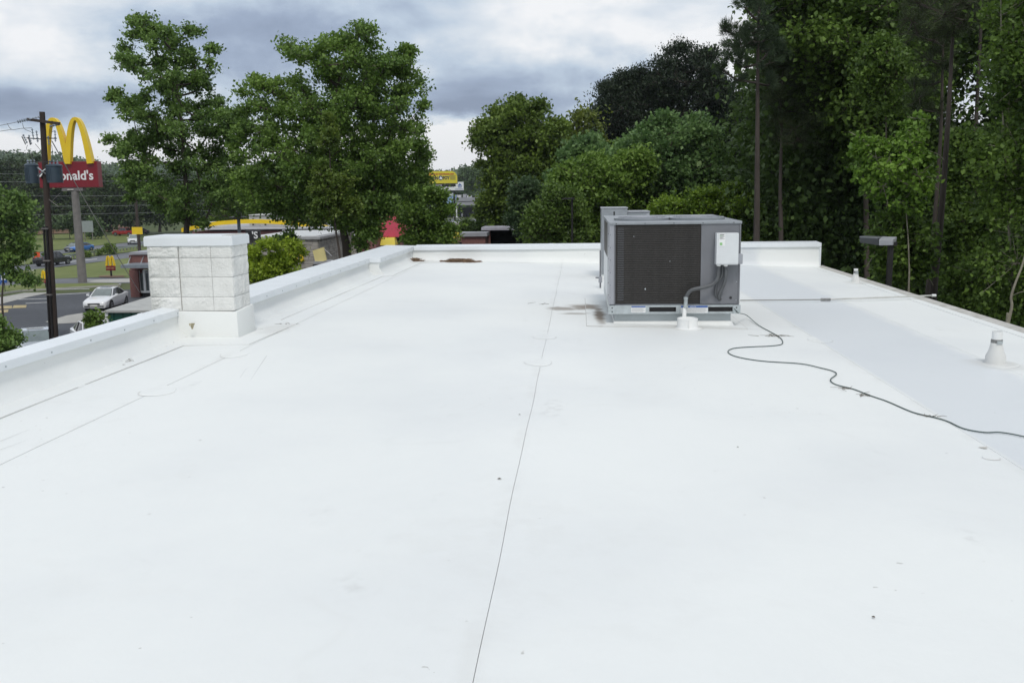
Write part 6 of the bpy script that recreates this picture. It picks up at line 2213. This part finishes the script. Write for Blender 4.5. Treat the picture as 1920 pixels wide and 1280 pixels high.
# rose red play-place roof block
a, b = r_(698, 445, 1), r_(757, 404, 1)
MB().hexa([(a.x, 1, a.z), (b.x, 1, a.z), (b.x, 9, a.z), (a.x, 9, a.z), (a.x + .3, 1.3, b.z), (b.x - .1, 1.3, b.z), (b.x - .1, 8, b.z), (a.x + .3, 8, b.z)]).build('red_roof', REDROOF, rs, bevel=.03)
MB().box(a.x + .2, b.x - .2, 1.3, 8.5, 0, a.z - .35).build('play_room', PLUM, rs)
MB().hexa([(a.x + .2, .2, a.z - .5), (b.x - .5, .2, a.z - .5), (b.x - .5, 1.25, a.z - .5), (a.x + .2, 1.25, a.z - .5), (a.x + .2, .6, a.z - .01), (b.x - .6, .6, a.z - .01), (b.x - .6, 1.25, a.z - .01), (a.x + .2, 1.25, a.z - .01)]).build('yellow_awning', YCANOPY, rs)
# drive-through booth at the building's left end
BYo = 10.0
rbox('booth_upper_wall', 243.5, 300, 478, 505, BYo, 3.5, BRICK)
rbox('booth_coping', 242, 302, 472.5, 477.6, BYo - .15, 3.8, GREYT)
rbox('booth_column', 246, 258, 506, 562, BYo, 1.0, BRICK, 0)
rbox('booth_back', 262, 300, 506, 562, BYo + 2.5, .4, mat('booth_inner', (.22, .24, .23), .6), 0)
rbox('booth_window', 259, 300, 512, 545, BYo + .3, .06, GLASSL)
rbox('booth_sill', 259, 300, 545, 549, BYo + .2, .3, LABELW)
rbox('booth_base', 259, 300, 549.5, 562, BYo + .35, .3, RUBBER, 0)
for x in (259.5, 270, 280):
    rbox('window_frame', x, x + 1.3, 507, 545, BYo + .2, .09, LABELW)
a, b = r_(226, 500, BYo - 2.4), r_(296, 500, BYo - 2.4)
MB().box(a.x, b.x, BYo - 2.4, BYo - .02, a.z - .12, a.z + .14).build('booth_awning', mat('steel_awning', (.26, .29, .32), .4, .4), rs)
for x in (238, 262, 276):
    p = r_(x, 499, BYo - 1.8)
    q = r_(x + 7, 481, BYo - .03)
    MB().tube([p, q], .035, 6).build('awning_rod', GALV, rs)
# lantern post in front of the restaurant
lp = at(449, 440, 57)
e = empty('lantern_post', (lp.x, 57, 0), 'dark lantern on a blue-grey post above the white pillar', 'lamp')
z1, z2, z3 = at(449, 397, 57).z, at(449, 410, 57).z, at(449, 432, 57).z
MB().tube([(0, 0, 0), (0, 0, z2 - .02)], .10, 10).build('post', mat('blue_grey_post', (.07, .09, .11), .5), e)
MB().lathe([(.16, z2), (.55, z2 + .05), (.55, z2 + .10), (.22, z2 + .16), (.20, z1), (.05, z1 + .06)], n=14).build('lantern_head', DARKMET, e)

# ---- yellow canopy, brick hut, open shed behind the far parapet
c0_, c1_ = at(815, 452, 60), at(866, 440, 60)
e = empty('yellow_canopy', (c0_.x, 60, 0), 'arched yellow canopy on a pale booth behind the far parapet', 'canopy')
w = c1_.x - c0_.x
zt = at(845, 438, 60).z
ze = at(815, 448, 60).z
prof = [(w * t, ze + (zt - ze) * (1 - (2 * t - 1) ** 2 * .75 if t < .5 else 1 - (2 * t - 1) ** 2 * .35)) for t in np.linspace(0, 1, 11)]
MB().prism([(0, ze - .06)] + prof + [(w, ze + .1)], 0, 3.2).build('canopy_cover', YCANOPY, e)
for k in range(5):
    MB().box(w * (.1 + .2 * k) - .02, w * (.1 + .2 * k) + .02, -.02, -.001, ze - .05, ze + .12).build('canopy_rib', YPANEL, e)
MB().box(w * .12, w * .42, .4, 2.5, 0, ze - .2).build('booth', ROOFW, e)
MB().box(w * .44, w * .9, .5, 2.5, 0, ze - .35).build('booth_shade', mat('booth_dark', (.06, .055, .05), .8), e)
MB().box(w * .35, w * .8, .2, .5, ze - .32, ze - .10).build('fascia', YCANOPY, e)
a, b = at(866, 460, 50), at(910, 443, 50)
e = empty('brick_hut', (a.x, 50, 0), 'low red-brown brick enclosure with grey coping behind the far parapet', 'building')
w = b.x - a.x
MB().box(0, w, 0, 1.2, 0, b.z).build('wall', BRICK, e)
MB().box(-.1, w + .1, -.12, 1.3, b.z + .001, b.z + .2).build('coping', GREYT, e)
MB().box(w * .36, w * .72, -.03, -.001, 0, b.z - .45).build('door_panel', mat('rust_panel', (.24, .10, .07), .7), e)
a, b = at(909, 459, 51.5), at(985, 431, 51.5)
e = empty('open_shed', (a.x, 51.5, 0), 'open-fronted shed with flat grey-lilac roof and dark interior left of the bushes', 'shed')
w = b.x - a.x
zr2 = at(940, 425.5, 51.5).z
MB().box(-.15, w, -.3, 1.8, b.z, zr2).build('roof', mat('lilac_grey_fascia', (.36, .35, .39), .5), e, bevel=.02)
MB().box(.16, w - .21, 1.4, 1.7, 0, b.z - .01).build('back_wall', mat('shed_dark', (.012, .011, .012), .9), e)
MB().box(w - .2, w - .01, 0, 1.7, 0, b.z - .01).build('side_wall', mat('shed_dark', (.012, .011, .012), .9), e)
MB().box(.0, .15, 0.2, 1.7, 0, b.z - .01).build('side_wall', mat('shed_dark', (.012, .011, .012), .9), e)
MB().box(.16, .32, -.1, .1, 0, b.z - .01).build('post', BRICK, e)
a, b = at(844, 436, 90), at(869, 420, 90)
e = empty('gabled_roof_hut', (a.x, 90, 0), 'small hut with sloping grey-brown roof above the yellow canopy', 'building')
w = b.x - a.x
zz1, zz2 = at(850, 420, 90).z, at(868, 434, 90).z
MB().prism([(-.2, zz2), (.25 * w, zz1), (w, zz2), (w - .1, zz2 - .15), (.25 * w, zz1 - .18), (0, zz2 - .15)], 0, 5).build('roof', mat('hut_roof', (.20, .17, .15), .8, 0, .2), e)
MB().box(.1, w - .2, .3, 4.7, 0, zz2 - .16).build('wall', PLUM, e)


# ---- lamp posts
YL = 19.8
lb = at(1668, 500, YL)
e = empty('parking_lamp', (lb.x, YL, 0), 'twin-headed shoebox parking lamp on a dark square pole beyond the right edge', 'lamp post')


def l_(px, py, dy=0.0):
    v = at(px, py, YL + dy)
    return Vector((v.x - lb.x, v.y - YL, v.z))


zp = l_(1668, 461).z
MB().box(-.048, .048, -.048, .048, 0, zp).build('pole', DARKMET, e)
q = [l_(1612, 455, .2), l_(1649, 461, -.1), l_(1656, 461, .5), l_(1625, 456, .9), l_(1611.5, 445.5, .2), l_(1646, 448, -.1), l_(1660, 446, .5), l_(1622, 444.5, .9)]
hd = MB().hexa(q).build('lamp_head', mat('lamp_side', (.06, .065, .07), .45, .3, .1, 3), e, bevel=.01)
t4 = q[4:]
MB().hexa([v + Vector((0, 0, .004)) for v in t4] + [v + Vector((0, 0, .03)) for v in t4]).build('head_top', LAMPTOP, hd)
q = [l_(1648, 460.5, -.25), l_(1674, 460, -.25), l_(1680, 457, .35), l_(1656, 457.5, .35), l_(1648, 452, -.25), l_(1674, 452.5, -.25), l_(1681.5, 446.5, .35), l_(1654, 446, .35)]
hd = MB().hexa(q).build('lamp_head', mat('lamp_lens_side', (.36, .37, .40), .4, .2, .1, 3), e, bevel=.008)
t4 = q[4:]
MB().hexa([v + Vector((0, 0, .004)) for v in t4] + [v + Vector((0, 0, .028)) for v in t4]).build('head_top', mat('lamp_top_light', (.48, .49, .52), .35, .2), hd)
MB().box(-.12, .10, -.1, .1, zp + .003, zp + .08).build('pole_bracket', DARKMET, e)
YL2 = 32.0
lb2 = at(1073, 420, YL2)
e = empty('thin_lamp_post', (lb2.x, YL2, 0), 'thin dark lamp post with short arm in front of the bushes', 'lamp post')
zt = at(1073, 373, YL2).z
MB().tube([(0, 0, 0), (0, 0, zt)], .035, 8).build('pole', DARKMET, e)
xa_ = at(1054, 372, YL2).x - lb2.x
MB().hexa([(xa_, -.12, zt - .02), (.08, -.12, zt - .02), (.08, .12, zt - .02), (xa_, .12, zt - .02), (xa_, -.12, zt + .03), (.08, -.12, zt + .05), (.08, .12, zt + .05), (xa_, .12, zt + .03)]).build('arm_head', DARKMET, e)

# ---- billboards
YB = 257.0


def board(px0, px1, py0, py1, Y):
    return at(px0, py1, Y), at(px1, py0, Y)


a, b = board(792, 857, 320.5, 344.5, YB)
e = empty('yellow_billboard', (a.x, YB, gz(a.x, YB)), 'yellow advertising billboard on a thick dark pole, partly behind the maple', 'billboard')
z0_ = e.location.z
w, zl, zh = b.x - a.x, a.z - z0_, b.z - z0_
MB().box(-1.0, w, .12, 1.2, zl - .2, zh).build('frame', DARKMET, e)
pn = MB().box(0, w, 0, .11, zl, zh).build('panel', mat('billboard_yellow', (.66, .56, .03), .5, 0, .05), e)
H_ = zh - zl
text('lettering', 'PROTECTED BY THE STRONG ARM', H_ * .150, mat('billboard_red', (.45, .06, .02), .5), pn, (w * .50, -.03, zl + H_ * .70), ext=.02, sx=1.0, bold=.03)
t1 = text('lettering', 'JOHN', H_ * .36, INK, pn, (w * .335, -.03, zl + H_ * .32), ext=.02, sx=.72, bold=.06)
t2 = text('lettering', 'FOY', H_ * .36, INK, pn, (w * .685, -.03, zl + H_ * .32), ext=.02, sx=.80, bold=.06)
MB().lathe([(.0, 0), (H_ * .185, 0), (H_ * .185, .03), (.0, .03)], n=22, cap=False).build('emblem_disc', mat('emblem_blue', (.06, .10, .16), .5), pn, loc=(w * .525, -.02, zl + H_ * .45), rot=(PI / 2, 0, 0))
MB().prism([(w * .525 - H_ * .12, zl + H_ * .36), (w * .525 + H_ * .14, zl + H_ * .35), (w * .525 + H_ * .10, zl + H_ * .48), (w * .525 + H_ * .0, zl + H_ * .56), (w * .525 - H_ * .06, zl + H_ * .46)], -.09, -.06).build('emblem_arm', LABELW, pn)
for k in range(5):
    MB().box(w * .80, w * (.935 if k % 2 else .96), -.04, -.001, zl + H_ * (.30 + .075 * k), zl + H_ * (.335 + .075 * k)).build('small_print', mat('print_grey', (.22, .20, .08), .6), pn)
MB().prism([(w * .86, zh - .01), (w, zh - .01), (w, zh - H_ * .42), (w * .965, zh - H_ * .2), (w * .93, zh - H_ * .1)], -.03, -.005).build('corner_picture', mat('corner_green', (.20, .26, .16), .6), pn)
MB().box(-.9, 1.0, -.05, -.001, zl - .15, zl + H_ * .36).build('dark_figure_patch', mat('billboard_dark', (.04, .035, .05), .6), pn)
MB().box(-1.5, w * .95, -.5, .1, zl - .9, zl - .22).build('catwalk', DARKMET, e)
MB().box(w * .36, w * .56, -.6, -.51, zl - .75, zl - .3).build('light_plate', mat('lilac_plate', (.33, .30, .38), .5), e)
xp = at(820.5, 360, YB).x - a.x
MB().tube([(xp, .7, 0), (xp, .7, zl - .2)], .55, 14).build('pole', DARKMET, e)
YB2 = 305.0
a, b = board(808, 869, 341, 357.5, YB2)
e = empty('white_billboard', (a.x, YB2, gz(a.x, YB2)), 'white billboard with blue house emblem below and right of the yellow one', 'billboard')
z0_ = e.location.z
w, zl, zh = b.x - a.x, a.z - z0_, b.z - z0_
H_ = zh - zl
pn = MB().box(0, w, 0, .2, zl, zh).build('panel', LABELW, e)
MB().box(.0, w, .21, 1.0, zl - .4, zh - .05).build('frame', mat('frame_green', (.02, .04, .035), .6), e)
text('lettering', 'pet', H_ * .62, INK, pn, (w * .60, -.03, zl + H_ * .42), ext=.02, bold=.04)
text('lettering', '-', H_ * .5, INK, pn, (w * .42, -.03, zl + H_ * .45), ext=.02)
text('lettering', '-', H_ * .5, INK, pn, (w * .76, -.03, zl + H_ * .45), ext=.02)
hx, hz2, hs = w * .885, zl + H_ * .30, H_ * .26
BL = mat('house_blue', (.07, .13, .36), .5)
MB().prism([(hx - hs * .8, hz2), (hx + hs * .8, hz2), (hx + hs * .8, hz2 + hs * .9), (hx + hs * 1.1, hz2 + hs * .9), (hx, hz2 + hs * 2.1), (hx - hs * 1.1, hz2 + hs * .9), (hx - hs * .8, hz2 + hs * .9)], -.04, -.001).build('house_emblem', BL, pn)
for k in (-1, 1):
    for j in (0, 1):
        MB().box(hx + k * hs * .35 - hs * .2, hx + k * hs * .35 + hs * .2, -.05, -.041, hz2 + hs * (.15 + .5 * j), hz2 + hs * (.5 + .5 * j)).build('emblem_window', LABELW, pn)
MB().box(w * .38, w * .56, -.03, -.001, zl + H_ * .12, zl + H_ * .18).build('small_print', mat('print_grey', (.22, .20, .08), .6), pn)
MB().box(w * .74, w * .98, -.03, -.001, zl + H_ * .10, zl + H_ * .16).build('small_print', BL, pn)
MB().box(w * .1, w * .22, -.03, -.001, zl + H_ * .3, zl + H_ * .75).build('dark_picture', INK, pn)
for t in (.3, .7):
    MB().tube([(w * t, .8, 0), (w * t, .8, zl - .4)], .3, 8).build('post', DARKMET, e)
# ---- shops far behind
YS = 341.0
a0 = at(822, 406, YS)
zs = gz(a0.x, YS)
e = empty('far_shop_building', (a0.x, YS, zs), 'far low shop building, light blue on the left and grey on the right', 'building')


def sbx(name, px0, px1, py0, py1, dy, dep, m, zb=None):
    p, q = at(px0, py1, YS + dy), at(px1, py0, YS + dy)
    return MB().box(p.x - a0.x, q.x - a0.x, dy, dy + dep, (p.z - zs) if zb is None else zb, q.z - zs).build(name, m, e)


SB = mat('shop_blue', (.27, .40, .62), .6, 0, .06)
SG = mat('shop_grey', (.30, .30, .33), .6, 0, .06)
sbx('blue_wall', 812, 854.5, 368, 384, 0, 10, SB)
sbx('blue_coping', 811, 854.8, 366, 367.8, -.2, 10.4, mat('shop_blue_pale', (.45, .55, .70), .6))
sbx('blue_return', 851.5, 854.6, 368, 384, -.3, .25, mat('shop_blue_grey', (.20, .30, .42), .6))
sbx('blue_fascia', 812, 855, 385.2, 388.6, .5, 9, mat('shop_fascia', (.28, .33, .36), .6))
sbx('blue_trim', 812, 855, 384, 385.2, -.2, 10, mat('shop_trim', (.10, .18, .33), .6))
sbx('grey_wall', 855, 900, 370.5, 377.5, -.5, 12, SG)
sbx('grey_band', 855, 900, 377.5, 378.3, -.6, 12, mat('shop_line', (.12, .12, .14), .6))
sbx('grey_fascia', 855, 900, 378.3, 385, -.5, 12, SG)
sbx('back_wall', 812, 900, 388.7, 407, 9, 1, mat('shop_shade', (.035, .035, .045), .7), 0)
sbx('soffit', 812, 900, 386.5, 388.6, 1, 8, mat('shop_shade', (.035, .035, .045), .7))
for x in (855, ):
    sbx('column', x, x + 1.8, 385.1, 406, -.4, .5, LABELW, 0)
sbx('kerb_block', 850, 859, 407.0, 408.0, -1.5, 1, LABELW)
for (x0, x1, y0) in ((857, 864, 365.5), (868, 874, 364), (876, 883, 366), (842, 848, 362)):
    sbx('rooftop_unit', x0, x1, y0, 370.4, 3, 3, ROOFW if x0 != 868 else GREYT)
sbx('awning_frame', 823, 836, 377, 378, -.5, .3, mat('shop_line', (.12, .12, .14), .6))
drape('far_lot', [(825, 411), (905, 411)], [(825, 436), (905, 436)], .06, ROADM, 10, 6)
pz = G(857, 409)
drape('far_lot', [(790, 436), (930, 436)], [(790, 452), (930, 452)], .05, ASPH, 10, 6)
car('white car far off in front of the shops, above the hut roof', G(863, 422.5, .06), R(10), 'sedan', PWHITE)
# person standing in the far bay
pb = at(866.5, 408, YS - 6)
gzp = gz(pb.x, YS - 6) + .02
pe = empty('person', (pb.x, YS - 6, gzp), 'person in light top and dark trousers standing in the far grey bay', 'person')
sk = bpy.data.meshes.new('body')
vsk = [(0, 0, .92), (0, 0, 1.15), (0, 0, 1.42), (0, -.02, 1.56), (0, -.02, 1.70), (-.12, 0, .88), (-.15, -.02, .48), (-.16, 0, .05), (-.17, -.12, .03), (.12, 0, .88), (.15, -.04, .48), (.16, 0, .05), (.17, -.12, .03),
       (-.21, 0, 1.40), (-.28, 0, 1.12), (-.26, -.12, .88), (.21, 0, 1.40), (.28, 0, 1.12), (.26, -.12, .88)]
esk = [(0, 1), (1, 2), (2, 3), (3, 4), (0, 5), (5, 6), (6, 7), (7, 8), (0, 9), (9, 10), (10, 11), (11, 12), (2, 13), (13, 14), (14, 15), (2, 16), (16, 17), (17, 18)]
rsk = [.16, .15, .17, .06, .11, .10, .065, .045, .035, .10, .065, .045, .035, .07, .05, .035, .07, .05, .035]
sk.from_pydata(vsk, esk, [])
so_ = link('body', sk, mat('light_clothes', (.30, .31, .33), .8), pe)
md = so_.modifiers.new('skin', 'SKIN')
for i, r0 in enumerate(rsk):
    sk.skin_vertices[0].data[i].radius = (r0, r0)
sk.skin_vertices[0].data[0].use_root = True
so_.modifiers.new('sub', 'SUBSURF').levels = 1
MB().lathe([(.03, 1.60), (.09, 1.64), (.105, 1.74), (.08, 1.82), (.0, 1.84)], (0, .01, 0), 10).build('hair', INK, pe)
# distant blue roof
a = at(889, 349, 495)
e = empty('distant_blue_roof', (a.x, 495, gz(a.x, 495)), 'tiny distant house with blue roof at the foot of the hills', 'building')
b = at(897, 344, 495)
w = b.x - a.x
zb_ = a.z - e.location.z
MB().box(.2, w - .2, 0, 6, 0, zb_).build('wall', ROOFW, e)
MB().prism([(-.2, zb_), (w * .3, zb_ + (b.z - a.z)), (w * .8, zb_ + (b.z - a.z)), (w + .2, zb_)], -.3, 6.3).build('roof', mat('blue_roof', (.16, .26, .50), .5), e)

# ================================================================== air
hz_ = MB().box(-1900, 1900, -1900, 1900, -3.2, 78).build('haze', None)
hm = bpy.data.materials.new('haze')
hm.use_nodes = True
t = hm.node_tree
for n in list(t.nodes):
    t.nodes.remove(n)
o_ = N(t, 'ShaderNodeOutputMaterial')
pv = N(t, 'ShaderNodeVolumePrincipled')
pv.inputs['Density'].default_value = 0.00016
pv.inputs['Color'].default_value = (0.88, 0.94, 1.0, 1)
pv.inputs['Anisotropy'].default_value = 0.2
t.links.new(pv.outputs[0], o_.inputs['Volume'])
hz_.data.materials.append(hm)
tag(hz_, 'thin pale air haze', None, None, 'stuff')
